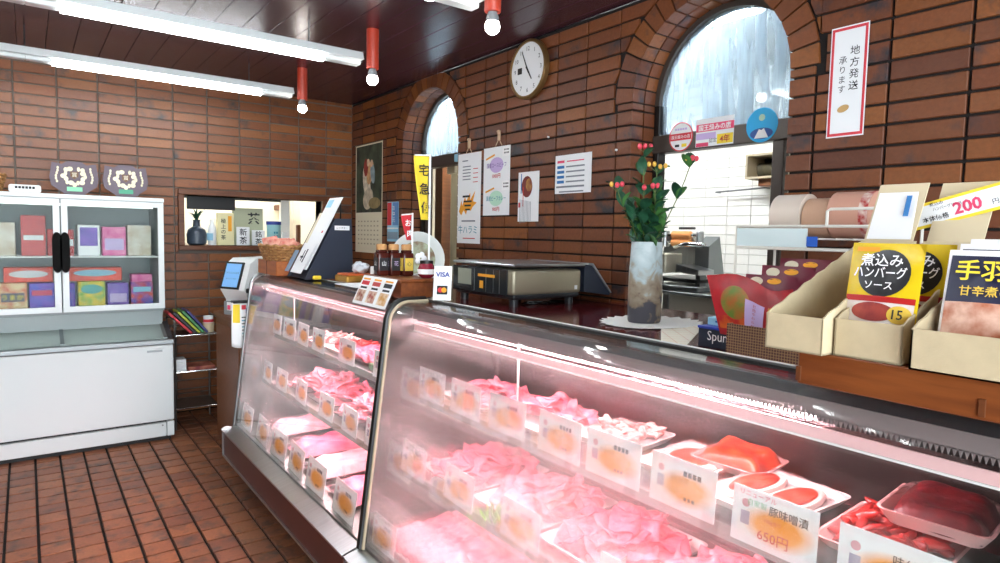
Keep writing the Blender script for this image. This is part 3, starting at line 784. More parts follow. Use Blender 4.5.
pc = price_card(1.205, .455, .862, 'price card with a small mascot outline before the red meat strips', None, .06, plain=True)
text('味付', .02, (-.0013, -.02, .085), WX, 'ink', pc, local=True)
# green garnish in the cases
def garnish(x, y, z, label):
    t = thing('leaf_garnish', label, 'garnish', (x, y, z)); rn = random.Random(int(y*100))
    lf = B(); lf.grid(lambda u, v: ((u-.5)*.014*math.sin(math.pi*min(.98, v+.06)), 0, v*.06), 2, 5)
    me = lf.build('leaf', mat('leaf_bright', '#5fb53a', .5), local=True, mesh_only=True)
    for i in range(16): inst('leaf', me, t, (rn.uniform(-.02, .02), rn.uniform(-.03, .03), 0), (rn.uniform(-.5, .5), rn.uniform(-.5, .5), rn.uniform(0, 6)))
garnish(1.163, 1.57, .598, 'green leaf garnish between price cards on the middle shelf')
b = B(); b.box(1.245, 1.30, 2.56, 2.68, .874, .905, .006, 2)
tag(b.build('garnish_box', mat('green_film', '#2f7a49', .4), loc=(1.27, 2.62, .874)), 'small dark green packet in front of the pale slices on the top shelf', 'packet')
# ============================================================ service counter behind the cases
CT = 1.165
t = thing('service_counter', 'glossy dark red counter along the brick wall behind the display cases', 'counter', (2.1, 2.6, 0))
B().box(1.62, XW-.002, -.3, 4.08, CT-.035, CT, .006, 2).build('counter_top', 'red_counter', t)
B().box(1.80, XW-.002, -.28, 4.06, .0, CT-.035).build('base_cabinet', 'wood_dark', t)


# ---------------------------------------------------------- cartons on their stand
t = thing('display_stand', 'low varnished wooden stand with dark end pegs under the cardboard cartons', 'stand', (1.28, .35, 1.2405))
B().box(1.11, 1.14, .10, .592, 1.2465, 1.306, .002, 1).build('front_board', 'stand_wood', t)
B().box(1.14, 1.44, .10, .592, 1.294, 1.306, .002, 1).build('top_board', 'stand_wood', t)
B().box(1.28, 1.31, .12, .57, 1.2465, 1.294).build('rear_board', 'stand_wood', t)
for yy in (.585, .31, .11): B().box(1.106, 1.111, yy, yy+.008, 1.252, 1.278).build('peg', 'wood_dark', t)
def carton(label, x0, y0, y1, depth=.34, hf=.064, hb=.20, flap=.118, rz=0, lean=.045):
    """open shipping carton: low front, sides rising to the back, torn back flap"""
    t = thing('cardboard_carton', label, 'carton', (x0+depth/2, (y0+y1)/2, 1.3065), rz)
    z = 0; x1 = x0+depth; cx, cy = x0+depth/2, (y0+y1)/2; w = .003
    a, c = x0-cx, x1-cx; p, q = y0-cy, y1-cy
    B().box(a, c, p, q, z, z+w).build('base', 'card_board', t, local=True)
    B().box(a, a+w, p, q, z, z+hf).build('front', 'card_board', t, local=True)
    for (s0, s1) in ((p, p+w), (q-w, q)):
        n = 14; pts = [(a, z)]+[(c, z)]
        top = [(a+(c-a)*i/n, z+hf+(hb-hf)*(i/n)+(.0016 if i % 2 else -.0016)) for i in range(n+1)]
        B().prism(pts+top[::-1], 1, s0, s1).build('side', 'card_board', t, local=True)
    B().box(c-w, c, p, q, z, z+hb).build('back', 'card_inner', t, local=True)
    if flap:
        b = B(); b.hexa([(c-w, p+.006, z+hb), (c, p+.006, z+hb), (c, q-.006, z+hb), (c-w, q-.006, z+hb), (c-w+lean, p+.0, z+hb+flap), (c+lean, p+.0, z+hb+flap), (c+lean, q-.012, z+hb+flap), (c-w+lean, q-.012, z+hb+flap)])
        b.build('back_flap', 'card_inner', t, local=True)
    return t
c1 = carton('empty cardboard carton at the end of the wooden stand beside the red packs', 1.085, .535, .640, rz=-.02)
text('1コ', .016, (.1655, -.02, .17), WX, 'ink', c1, local=True)
b = B(); b.hexa([(.1665, -.042, .203), (.168, -.042, .203), (.168, .042, .203), (.1665, .042, .203), (.2005, -.038, .300), (.202, -.038, .300), (.202, .036, .300), (.2005, .036, .300)]); lb = b.build('shipping_label', 'paper', c1, local=True); lb.rotation_euler = (0, .0, 0)
patch((.1865, -.026, .27), .010, .045, ((0, -1, 0), (.33, 0, .94)), 'ink_blue', c1, 'label_print', local=True, th=.003)
c2 = carton('cardboard carton holding yellow stew sauce pouches on the wooden stand', 1.115, .425, .532, rz=-.01)
text('1箱', .016, (.1655, .02, .175), WX, 'ink', c2, local=True)
c3 = carton('cardboard carton holding dark chicken wing pouches on the wooden stand', 1.095, .275, .408, flap=0, hb=.185)

mat('pouch_yellow', '#e3c41a', .25, var=.12, vscale=9, bump=.3, bscale=16); mat('pouch_black', '#17181c', .3); mat('pouch_red', '#b6211f', .35)
mat('stew', '#7c2530', .4, col2='#b04a3c', vscale=30); mat('plate_white', '#efe9e4', .4, col2='#d9c9c0', vscale=20)
mat('chicken', '#b5603a', .45, col2='#f0cdb8', vscale=28); mat('gold_print', '#e8c34a', .5); mat('navy_print', '#1d2140', .35)
def pouch_body(t, wd, ht, m, th=.012):
    """flat retort pouch standing in the local y-z plane, facing -x"""
    b = B()
    for sg in (-1, 1):
        b.grid(lambda u, v: (sg*th*(math.sin(math.pi*u)*math.sin(math.pi*min(1, max(0, v*1.12-.03))))**.7 if 0 < u < 1 and 0 < v < 1 else 0, (u-.5)*wd, v*ht), 10, 10)
    bmesh.ops.remove_doubles(b.bm, verts=b.bm.verts, dist=.0004)
    return b.build('pouch', m, t, local=True, smooth=60)
def onp(y, z, wd, ht, th=.012):  # bulge height of the pouch front at y,z
    u = y/wd+.5; v = z/ht
    return -th*(max(0, math.sin(math.pi*u))*max(0, math.sin(math.pi*min(1, max(0, v*1.12-.03)))))**.7
def decal(t, pts, m, wd, ht, name, off=.0012):
    """print that follows the bulge of the pouch: list of (y,z) polygon fans"""
    b = B(); cy = sum(p[0] for p in pts)/len(pts); cz = sum(p[1] for p in pts)/len(pts); n = len(pts); rings = []
    for f in (0.0, .35, .7, 1.0):
        rings.append([b.bm.verts.new((onp(cy+(y-cy)*f, cz+(z-cz)*f, wd, ht)-off, cy+(y-cy)*f, cz+(z-cz)*f)) for y, z in (pts if f else pts[:1])])
    c = rings[0][0]
    for i in range(n): b.bm.faces.new([c, rings[1][i], rings[1][(i+1) % n]])
    for k in (1, 2):
        for i in range(n): b.bm.faces.new([rings[k][i], rings[k+1][i], rings[k+1][(i+1) % n], rings[k][(i+1) % n]])
    return b.build(name, m, t, local=True, smooth=True)
def circ(cy, cz, ry, rz, n=28): return [(cy+ry*math.cos(2*math.pi*i/n), cz+rz*math.sin(2*math.pi*i/n)) for i in range(n)]
def rect(y0, y1, z0, z1, n=6):
    return [(y0+(y1-y0)*i/n, z0) for i in range(n)]+[(y1, z0+(z1-z0)*i/n) for i in range(n)]+[(y1-(y1-y0)*i/n, z1) for i in range(n)]+[(y0, z1-(z1-z0)*i/n) for i in range(n)]
def yellow_pouch(x, y, z, label, tilt, rz):
    wd, ht = .118, .187
    t = thing('sauce_pouch', label, 'pouch', (x, y, z), group='yellow sauce pouches'); t.rotation_euler = (0, tilt, rz)
    pouch_body(t, wd, ht, 'pouch_yellow')
    decal(t, circ(-.002, .135, .042, .041), 'pouch_black', wd, ht, 'black_disc')
    decal(t, rect(-.055, .055, .012, .088), 'plate_white', wd, ht, 'food_photo', .001)
    decal(t, circ(.006, .068, .036, .016), 'stew', wd, ht, 'stew_photo', .0018)
    decal(t, rect(-.056, .056, .085, .095), 'pouch_red', wd, ht, 'red_band', .0018)
    decal(t, circ(-.036, .066, .018, .015), 'gold_print', wd, ht, 'badge', .0024)
    decal(t, rect(.012, .05, .172, .180), 'ink_orange', wd, ht, 'maker_mark', .0018)
    text('煮込み', .023, (-.0150, 0, .156), WX, 'ink_white', t, local=True, bold=.012)
    text('ハンバーグ', .021, (-.0158, 0, .135), WX, 'ink_white', t, local=True, bold=.012, sx=.82)
    text('ソース', .016, (-.0158, 0, .113), WX, 'ink_white', t, local=True, bold=.012)
    text('15', .022, (-.0152, -.036, .066), WX, 'ink', t, local=True, bold=.015)
    return t
yellow_pouch(1.150, .484, 1.316, 'yellow stew sauce pouch standing foremost in the middle carton', .16, -.06)
yellow_pouch(1.235, .468, 1.316, 'yellow stew sauce pouch half hidden behind another pouch in the carton', .16, .06)
def wing_pouch(x, y, z, label, tilt):
    wd, ht = .125, .185
    t = thing('chicken_pouch', label, 'pouch', (x, y, z), group='chicken wing pouches'); t.rotation_euler = (0, tilt, 0)
    pouch_body(t, wd, ht, 'ink_white')
    decal(t, rect(-.058, .058, .100, .176), 'navy_print', wd, ht, 'title_panel', .001)
    decal(t, rect(-.058, .058, .006, .102), 'chicken', wd, ht, 'food_photo', .0012)
    text('手羽元', .034, (-.0142, -.004, .151), WX, 'ink_yellow', t, local=True, bold=.015)
    text('甘辛煮の素', .017, (-.0152, -.004, .119), WX, 'gold_print', t, local=True, bold=.01)
    return t
wing_pouch(1.142, .330, 1.312, 'chicken wing sauce pouch standing foremost in its carton', .22)
wing_pouch(1.172, .326, 1.322, 'chicken wing sauce pouch in the middle of its carton', .22)
wing_pouch(1.203, .322, 1.330, 'chicken wing sauce pouch rearmost in its carton', .22)
# price banner with 200 yen
t = thing('price_banner', 'yellow edged paper banner with a pink 200 on the carton flaps', 'sign', (1.495, .47, 1.545))
rr = R(16.5); bs = ((0, -math.cos(rr), math.sin(rr)), (0, math.sin(rr), math.cos(rr)))
rv, uv = Vector(bs[0]), Vector(bs[1]); cc = Vector((1.470, .460, 1.581))
def slab_on(c, wd, ht, th, m, name, par):
    nn = rv.cross(uv); p = [c-rv*wd/2-uv*ht/2, c+rv*wd/2-uv*ht/2, c+rv*wd/2+uv*ht/2, c-rv*wd/2+uv*ht/2]
    b = B(); b.hexa([q for q in p]+[q+nn*th for q in p]); return b.build(name, m, par)
slab_on(cc, .25, .05, .0015, 'ink_yellow', 'border', t); slab_on(cc+rv.cross(uv)*.0015, .245, .038, .0005, 'paper', 'panel', t)
cc = cc+rv.cross(uv)*.0022
text('煮込み', .0085, cc-rv*.055+uv*.018, bs, 'ink', t)
text('ハンバーグソース', .008, cc-rv*.038+uv*.0075, bs, 'ink', t, sx=.8)
text('本体価格', .0118, cc-rv*.062-uv*.0095, bs, 'ink', t, bold=.01); text('200', .032, cc-rv*.005-uv*.002, bs, 'ink_pink', t, bold=.03); text('円', .012, cc+rv*.04-uv*.008, bs, 'ink', t)
bars([(dx, dz, .004, .004) for dx in (-.009, -.003, .003, .009) for dz in (.009, .003, -.004, -.010)], cc-rv*.107-uv*.0, bs, 'ink_purple', t, 'stamp_print')

# ---------------------------------------------------------- counter behind: packs, boxes, vase, scale
t = thing('pack_box', 'tan open box with a woven check pattern holding red packs', 'box', (1.76, 1.0, CT))
def checks(name):
    m = bpy.data.materials.new(name); m.use_nodes = True; MATS[name] = m; nt = m.node_tree; n = nt.nodes; L = nt.links; b = n['Principled BSDF']
    ge = n.new('ShaderNodeNewGeometry'); br = n.new('ShaderNodeTexBrick'); br.offset = 0; br.inputs['Scale'].default_value = 1
    br.inputs['Brick Width'].default_value = .008; br.inputs['Row Height'].default_value = .008; br.inputs['Mortar Size'].default_value = .0011
    br.inputs['Color1'].default_value = (*lin('#5c3730'), 1); br.inputs['Color2'].default_value = (*lin('#6b443a'), 1); br.inputs['Mortar'].default_value = (*lin('#a8865f'), 1)
    sp = n.new('ShaderNodeSeparateXYZ'); cb = n.new('ShaderNodeCombineXYZ'); ad = n.new('ShaderNodeMath')
    L.new(ge.outputs['Position'], sp.inputs[0]); L.new(sp.outputs[0], ad.inputs[0]); L.new(sp.outputs[1], ad.inputs[1]); L.new(ad.outputs[0], cb.inputs[0]); L.new(sp.outputs[2], cb.inputs[1])
    L.new(cb.outputs[0], br.inputs[0]); L.new(br.outputs[0], b.inputs['Base Color']); b.inputs['Roughness'].default_value = .7
checks('check_paper')
x0, x1, y0, y1, z1 = 1.665, 1.86, .88, 1.11, 1.255
B().box(x0, x1, y0, y1, CT+.0005, CT+.004).build('base', 'check_paper', t)
for nm, a in (('front', (x0, x0+.004, y0, y1)), ('back', (x1-.004, x1, y0, y1)), ('side', (x0+.004, x1-.004, y0, y0+.004)), ('side', (x0+.004, x1-.004, y1-.004, y1))):
    B().box(*a, CT+.004, z1).build(nm, 'check_paper', t)
mat('pack_red', '#b5222c', .28, var=.3, vscale=12, bump=.3, bscale=14); mat('pack_food', '#c4642c', .35, col2='#6f8a35', vscale=22); mat('pack_plum', '#7a1f38', .28, var=.3, vscale=10)
def red_pack(x, y, z, label, ry, rx, big=False):
    wd, ht = (.215, .185) if big else (.165, .16)
    t = thing('seasoning_pack', label, 'pack', (x, y, z), group='red seasoning packs in the check box'); t.rotation_euler = (rx, ry, 0)
    pouch_body(t, wd, ht, 'pack_red' if big else 'pack_plum')
    if big:
        decal(t, circ(.045, .10, .038, .05), 'pack_food', wd, ht, 'food_photo')
        decal(t, rect(-.035, .02, .03, .12), 'ink_lilac', wd, ht, 'text_panel', .0014)
        vtext('焼肉のたれ', .016, (-.0148, -.055, .08), WX, 'gold_print', t, local=True)
        vtext('お肉やわらか', .012, (-.0155, -.006, .075), WX, 'pack_red', t, local=True)
        decal(t, rect(.0, .10, .02, .06), mat('pack_orange', '#e2702a', .3, col2='#c92a2a', vscale=30), wd, ht, 'orange_panel', .0010)
        for ch in t.children:
            for v in ch.data.vertices:
                y, z = v.co.y, v.co.z
                v.co.y = y+max(0, y)/wd*z*.75; v.co.z = z-(wd/2-y)/wd*z*.22+.012*math.sin(y*38)*z/ht
    else:
        decal(t, circ(-.012, .143, .022, .009), 'ink_orange', wd, ht, 'maker_mark')
        decal(t, circ(.045, .140, .022, .013), 'cream', wd, ht, 'emblem')
        decal(t, rect(-.04, .02, .05, .09), 'pack_food', wd, ht, 'food_photo')
red_pack(1.695, 1.045, 1.215, 'wide red seasoning pack leaning out of the check box', .10, .0, True)
red_pack(1.75, 1.035, 1.240, 'plum red seasoning pack just behind the wide one', .08, 0)
red_pack(1.79, 1.005, 1.268, 'plum red seasoning pack third from the front of the check box', .06, 0)
red_pack(1.832, .97, 1.290, 'plum red seasoning pack rearmost in the check box', .04, 0)
# boxes beside it
t = thing('navy_box', 'small navy box with white script lettering beside the check box', 'box', (1.78, 1.175, CT))
B().box(1.70, 1.90, 1.125, 1.235, CT+.0005, CT+.062, .002, 1).build('body', 'navy', t)
B().box(1.698, 1.902, 1.123, 1.237, CT+.058, CT+.066, .001, 1).build('lid', mat('royal_blue', '#2b3fa6', .4), t)
text('Spun', .042, (1.6995, 1.165, CT+.034), WX, 'ink_white', t, sx=.9)
t = thing('blue_packet', 'light blue packet lying on the navy box', 'packet', (1.8, 1.17, CT+.0665))
B().box(1.73, 1.88, 1.13, 1.225, CT+.0665, CT+.092, .003, 1).build('body', 'ink_lightblue', t); patch((1.7298, 1.18, CT+.08), .03, .006, WX, 'ink_blue', t, 'print')
b = B(); b.grid(lambda u, v: (1.78+u*.09, 1.14+v*.07, CT+.0935+.02*u*v+.004*math.sin(8*u)), 6, 6)
tag(b.build('yellow_slip', mat('pale_yellow', '#efe7b0', .7), loc=(1.82, 1.17, CT+.094), solid=.001), 'crumpled pale yellow slip on the blue packet', 'paper')
def gridpaper(name, base, line, st, lw, ang):
    m = bpy.data.materials.new(name); m.use_nodes = True; MATS[name] = m; nt = m.node_tree; n = nt.nodes; L = nt.links; b = n['Principled BSDF']
    ge = n.new('ShaderNodeNewGeometry'); mp = n.new('ShaderNodeMapping'); mp.inputs['Rotation'].default_value = (0, 0, ang); L.new(ge.outputs['Position'], mp.inputs[0])
    br = n.new('ShaderNodeTexBrick'); br.offset = 0; br.inputs['Scale'].default_value = 1; br.inputs['Brick Width'].default_value = st; br.inputs['Row Height'].default_value = st; br.inputs['Mortar Size'].default_value = lw
    br.inputs['Color1'].default_value = br.inputs['Color2'].default_value = (*lin(base), 1); br.inputs['Mortar'].default_value = (*lin(line), 1)
    L.new(mp.outputs[0], br.inputs[0]); L.new(br.outputs[0], b.inputs['Base Color']); b.inputs['Roughness'].default_value = .7
gridpaper('grid_paper', '#f6efdd', '#e0b8a0', .05, .0012, R(-50))
b = B(); pts = [(1.653, 1.342), (1.646, 1.24), (2.10, 1.50), (2.03, 1.65)]
b.prism(pts, 2, CT+.0006, CT+.0026); tag(b.build('grid_paper', 'grid_paper', loc=(1.85, 1.43, CT+.0006)), 'cream grid wrapping paper lying on the red counter beside the vase', 'paper')
# doily and vase
b = B(); n = 44; pts = []
for i in range(n):
    a = 2*math.pi*i/n; rr_ = 1+.05*(1 if i % 2 else -1)
    pts.append((1.985+.215*rr_*math.cos(a)*(1-.12*math.sin(a)), 1.675+.175*rr_*math.sin(a)))
cpt = b.bm.verts.new((1.985, 1.675, CT+.0042)); ring = [b.bm.verts.new((x, y, CT+.004+.003*(i % 2))) for i, (x, y) in enumerate(pts)]
for i in range(n): b.bm.faces.new([cpt, ring[i], ring[(i+1) % n]])
tag(b.build('lace_doily', mat('lace', '#f3f3ef', .85, bump=.6, bscale=120), loc=(1.965, 1.7, CT+.004), solid=.002), 'white lace doily with scalloped edge under the stone vase', 'doily')
def vase_mat():
    m = mat('vase_glaze', '#4a4a50', .5); nt = m.node_tree; n = nt.nodes; L = nt.links; b = n['Principled BSDF']
    tc = n.new('ShaderNodeTexCoord'); sp = n.new('ShaderNodeSeparateXYZ'); L.new(tc.outputs['Object'], sp.inputs[0])
    t = n.new('ShaderNodeTexNoise'); t.inputs['Scale'].default_value = 17; t.inputs['Detail'].default_value = 6; t.inputs['Distortion'].default_value = .6; L.new(tc.outputs['Object'], t.inputs[0])
    ma = n.new('ShaderNodeMath'); ma.operation = 'MULTIPLY_ADD'; ma.inputs[1].default_value = 1.7; ma.inputs[2].default_value = -.17; L.new(sp.outputs[2], ma.inputs[0])
    ad = n.new('ShaderNodeMath'); L.new(ma.outputs[0], ad.inputs[0]); L.new(t.outputs[0], ad.inputs[1])
    rp = n.new('ShaderNodeValToRGB'); L.new(ad.outputs[0], rp.inputs[0]); cr = rp.color_ramp
    cr.elements[0].position = .40; cr.elements[0].color = (*lin('#4d4c54'), 1); cr.elements[1].position = .47; cr.elements[1].color = (*lin('#8b7a66'), 1)
    e = cr.elements.new(.62); e.color = (*lin('#a39a88'), 1); e = cr.elements.new(.74); e.color = (*lin('#b4c6c9'), 1); e = cr.elements.new(1.0); e.color = (*lin('#d3dfe1'), 1)
    L.new(rp.outputs[0], b.inputs['Base Color'])
    bp = n.new('ShaderNodeBump'); bp.inputs['Strength'].default_value = .5; bp.inputs['Distance'].default_value = .004; L.new(t.outputs[0], bp.inputs['Height']); L.new(bp.outputs[0], b.inputs['Normal'])
vase_mat()
VX, VY = 1.955, 1.675
t = thing('flower_vase', 'grey stoneware vase with pale glaze splashes holding red hypericum berries', 'vase', (VX, VY, CT+.007))
b = B(); prof = [(.068, 0), (.072, .01), (.074, .1), (.072, .2), (.066, .315), (.058, .315), (.056, .26), (.001, .25)]
b.lathe(prof, (VX, VY, CT+.007), 28, 1, .82); b.build('vase_body', 'vase_glaze', t, smooth=40)
mat('stem', '#5b6b38', .6); mat('leaf', '#25543a', .45, var=.35, vscale=25); mat('leaf_light', '#477a3c', .45, var=.3, vscale=25); mat('berry', '#dd4657', .3); mat('berry_yellow', '#e3b247', .35)
def leaf_me(m, L_, W_):
    b = B(); b.grid(lambda u, v: ((u-.5)*W_*math.sin(math.pi*(.04+.93*v))**.8, .012*math.sin(2.6*v)+.10*W_*abs(2*u-1)*3*.3, v*L_), 4, 7)
    return b.build('leaf', m, local=True, smooth=True, mesh_only=True)
LV = [leaf_me('leaf', .078, .044), leaf_me('leaf', .06, .036), leaf_me('leaf_light', .066, .038)]
bm_ = B(); bm_.sphere((0, 0, 0), .0095, .0095, .0115, 10, 8); BER = bm_.build('berry', 'berry', local=True, smooth=True, mesh_only=True)
bm_ = B(); bm_.sphere((0, 0, 0), .0085, .0085, .0105, 10, 8); BEY = bm_.build('berry', 'berry_yellow', local=True, smooth=True, mesh_only=True)
rn = random.Random(12)
# stems in the plane facing the camera: offsets along r (screen right) and height
CR = Vector((.803, -.596, 0)); CF = Vector((.596, .803, 0))
def stem(dx, dz, df, berries, nleaf, yel=0, bend=.02):
    base = Vector((0, 0, .27)); tip = CR*dx+CF*df+Vector((0, 0, dz)); mid = base.lerp(tip, .5)+CR*bend*(1 if dx < 0 else -1)*-1
    P = [(base*(1-k)**2+mid*2*k*(1-k)+tip*k*k) for k in (0, .2, .4, .6, .8, 1)]
    B().tube(P, .0022, 6).build('stem', 'stem', t, local=True)
    for k in range(nleaf):
        f = .25+.68*k/max(1, nleaf-1); i = min(4, int(f*5)); p = P[i].lerp(P[i+1], f*5-i)
        for sgn in (-1, 1):
            inst('leaf', LV[rn.randrange(3)], t, p, (rn.uniform(.5, 1.15), rn.uniform(-.3, .3), rn.uniform(0, 6.28)))
    for k in range(berries):
        a = rn.uniform(0, 6.28); q = tip+CR*((k-(berries-1)/2)*.021)+Vector((0, 0, .012+rn.uniform(-.004, .01)))+CF*rn.uniform(-.01, .01)
        inst('berry', BEY if k < yel else BER, t, q)
        B().tube([tip-Vector((0, 0, .012)), q-Vector((0, 0, .008))], .0012, 5).build('berry_stalk', 'stem', t, local=True)
stem(-.025, .665, -.02, 3, 5); stem(-.125, .52, .0, 3, 4, 1); stem(.03, .60, .01, 4, 5, 4); stem(-.03, .505, -.05, 1, 4); stem(.012, .515, -.05, 2, 4)
stem(.17, .635, .03, 3, 3, 1, .03); stem(.06, .50, .03, 0, 5); stem(-.06, .46, .03, 0, 5); stem(.02, .44, -.04, 0, 5); stem(-.07, .40, -.03, 0, 4); stem(.05, .40, -.04, 0, 4); stem(-.02, .42, .05, 0, 4)
for k in range(26):
    a = rn.uniform(0, 6.28); rr_ = rn.uniform(.01, .06)
    inst('leaf', LV[rn.randrange(3)], t, (rr_*math.cos(a), rr_*math.sin(a), rn.uniform(.29, .36)), (rn.uniform(.3, 1.2), rn.uniform(-.3, .3), rn.uniform(0, 6.28)))

# weighing scale
t = thing('weighing_scale', 'beige and black label printing scale on the red counter', 'scale', (2.05, 2.56, CT))
mat('champagne', '#a89f88', .35, .5); mat('lcd', '#9a9c8c', .3); mat('smoke', '#2a2d30', .15)
for (x, y) in ((1.84, 2.37), (1.84, 2.79), (2.19, 2.37), (2.19, 2.79)): B().cyl((x, y, CT), (x, y, CT+.05), .022, n=14).build('foot', 'dark_plastic', t)
B().box(1.81, 2.23, 2.335, 2.83, CT+.035, CT+.062, .01, 2).build('chassis', 'dark_plastic', t)
B().box(1.80, 2.24, 2.33, 2.84, CT+.055, CT+.175, .018, 3).build('housing', 'champagne', t, smooth=40)
f_ = B().box(1.792, 1.802, 2.365, 2.835, CT+.05, CT+.178, .004, 1).build('display_panel', 'smoke', t)
B().box(1.7905, 1.7925, 2.66, 2.78, CT+.085, CT+.165).build('lcd_window', 'lcd', f_)
B().box(1.7905, 1.7925, 2.46, 2.60, CT+.132, CT+.146).build('yellow_label', 'ink_orange', f_)
B().box(1.7905, 1.7925, 2.555, 2.585, CT+.075, CT+.112).build('yellow_label', 'ink_orange', f_)
for yy in (2.63, 2.53, 2.47, 2.42): B().box(1.7908, 1.7925, yy, yy+.003, CT+.06, CT+.17).build('panel_rib', 'dull_steel', f_)
B().box(1.83, 2.25, 2.36, 2.82, CT+.185, CT+.189).build('gap_seal', 'black', t)
B().box(1.80, 2.26, 2.325, 2.85, CT+.189, CT+.203, .006, 2).build('weighing_plate', 'steel', t)
B().box(1.9, 2.2, 2.4, 2.78, CT+.17, CT+.188).build('plate_support', 'black', t)
B().prism([(2.265, CT+.180), (2.285, CT+.195), (2.315, CT+.19), (2.455, CT+.045), (2.45, CT+.035), (2.265, CT+.06)], 1, 2.34, 2.80).build('keyboard_wing', 'navy', t)
B().prism([(2.285, CT+.197), (2.318, CT+.193), (2.458, CT+.046), (2.4625, CT+.05), (2.324, CT+.203), (2.29, CT+.205)], 1, 2.336, 2.804).build('wing_edge', 'grey_plastic', t)
B().box(2.19, 2.208, 2.3285, 2.3302, CT+.075, CT+.095).build('sticker', 'white_plastic', t)
b = B(); rn = random.Random(4)
P = [Vector((1.95+.09*math.sin(i*.9)+.015*i, 2.40+.03*math.cos(i*1.3), CT+.008+.006*math.sin(i*2))) for i in range(16)]
tag(B().tube(P, .005, 6).build('cable', 'black_gloss', loc=(2.0, 2.4, CT), smooth=True), 'coiled black cable lying under the weighing scale', 'cable')

# card stand
def stand_card(name, label, cat, c, wd, ht, rz, tilt):
    t = thing(name, label, cat, c); t.rotation_euler = (0, 0, rz); return t
t = thing('card_payment_stand', 'small clear acrylic stand with a white VISA card sign', 'sign', (1.275, 2.085, 1.2465), R(-38))
b = B(); b.hexa([(-.04, -.032, 0), (.04, -.032, 0), (.04, -.028, 0), (-.04, -.028, 0), (-.04, .008, .135), (.04, .008, .135), (.04, .011, .135), (-.04, .011, .135)]); b.build('acrylic_panel', 'clear_acrylic', t, local=True)
B().box(-.04, .04, -.032, .03, 0, .003).build('foot', 'clear_acrylic', t, local=True)
b = B(); b.hexa([(-.034, -.034, .004), (.034, -.034, .004), (.034, -.033, .004), (-.034, -.033, .004), (-.034, .004, .132), (.034, .004, .132), (.034, .005, .132), (-.034, .005, .132)]); b.build('sign_card', 'paper', t, local=True)
ta = math.atan2(.038, .128); bv = ((1, 0, 0), (0, math.sin(ta), math.cos(ta)))
text('VISA', .026, (0, -.006, .10), bv, mat('visa_blue', '#2a3d94', .6), t, local=True, bold=.03, th=.0012)
patch((0, -.0235, .042), .040, .034, bv, 'black', t, 'card_logo', th=.0012, local=True)
patch((-.007, -.0235, .042), .020, .020, bv, 'ink_red', t, 'logo_circle', th=.0018, kind='disc', local=True)
patch((.007, -.0235, .042), .020, .020, bv, 'ink_orange', t, 'logo_circle', th=.0022, kind='disc', local=True)
# ============================================================ freezer with glass cabinet on top
FX0, FX1 = -.46, .815
t = thing('freezer', 'white chest freezer with a two door glass cabinet on top', 'freezer', (.18, 5.3, 0))
ch = B().box(FX0, FX1, 4.955, 5.66, .145, .685, .008, 2).build('chest', 'white_enamel', t)
B().box(FX0+.01, FX1-.05, 4.962, 5.6, .03, .128, .004, 1).build('kick_panel', 'white_enamel', t)
B().box(FX1-.047, FX1, 4.96, 5.6, .03, .135, .004, 1).build('corner_cover', 'white_enamel', t)
B().box(FX0+.02, FX1-.02, 4.99, 5.6, .0, .15).build('base', 'black', t)
B().cyl((FX1-.075, 4.961, .112), (FX1-.075, 4.958, .112), .006, n=10).build('screw', 'dull_steel', t)
B().box(FX0-.006, FX1+.008, 4.945, 5.01, .685, .722, .008, 2).build('front_rim', 'dull_steel', t)
for a, c in ((FX0-.006, FX0+.03), (FX1-.028, FX1+.008)):
    B().prism([(5.01, .685), (5.01, .722), (5.25, .815), (5.25, .685)], 0, a, c).build('side_rim', 'dark_plastic', t)
B().box(FX1-.165, FX1-.07, 4.952, 4.956, .638, .652).build('maker_badge', 'dull_steel', t)
for a, c in ((FX0+.03, .19), (.16, FX1-.028)):
    off = 0 if a < 0 else .008
    l = bpy.data.objects.new
    b = B(); b.hexa([(a, 5.008, .712+off), (c, 5.008, .712+off), (c, 5.25, .806+off), (a, 5.25, .806+off), (a, 5.008, .717+off), (c, 5.008, .717+off), (c, 5.25, .811+off), (a, 5.25, .811+off)])
    g = b.build('sliding_lid', 'lid_glass', t)
    for e in (a, c-.022): 
        b = B(); b.hexa([(e, 5.008, .714+off), (e+.022, 5.008, .714+off), (e+.022, 5.25, .808+off), (e, 5.25, .808+off), (e, 5.008, .722+off), (e+.022, 5.008, .722+off), (e+.022, 5.25, .816+off), (e, 5.25, .816+off)]); b.build('lid_frame', 'dull_steel', g)
B().box(FX0+.03, FX1-.03, 5.02, 5.6, .688, .694).build('chest_interior', 'white_enamel', t)
# cabinet
KX0, KX1, KY, KZ0, KZ1 = -.43, .792, 5.125, .925, 1.68
cb = B(); cb.box(KX0, KX1, KY+.03, 5.66, KZ1-.03, KZ1).box(KX0, KX1, KY+.03, 5.66, KZ0-.02, KZ0).box(KX0, KX0+.025, KY+.03, 5.66, KZ0, KZ1-.03).box(KX1-.025, KX1, KY+.03, 5.66, KZ0, KZ1-.03).box(KX0, KX1, 5.63, 5.66, KZ0, KZ1)
cb = cb.build('cabinet', mat('cabinet_grey', '#9aa3a3', .5), t)
B().box(KX0-.005, KX1+.005, KY, 5.66, KZ1, KZ1+.03, .005, 1).build('cabinet_top', 'white_enamel', cb)
B().box(KX0+.025, KX1-.025, KY+.05, 5.62, 1.288, 1.296).build('cabinet_shelf', 'white_plastic', cb)
B().prism([(5.135, KZ0-.02), (5.20, .80), (5.24, .80), (5.24, KZ0-.02)], 0, KX0, KX1-.012).build('valance', 'grey_white', t) if 'grey_white' in MATS else B().prism([(5.135, KZ0-.02), (5.20, .80), (5.24, .80), (5.24, KZ0-.02)], 0, KX0, KX1-.012).build('valance', mat('grey_white', '#b4bfc0', .45), t)
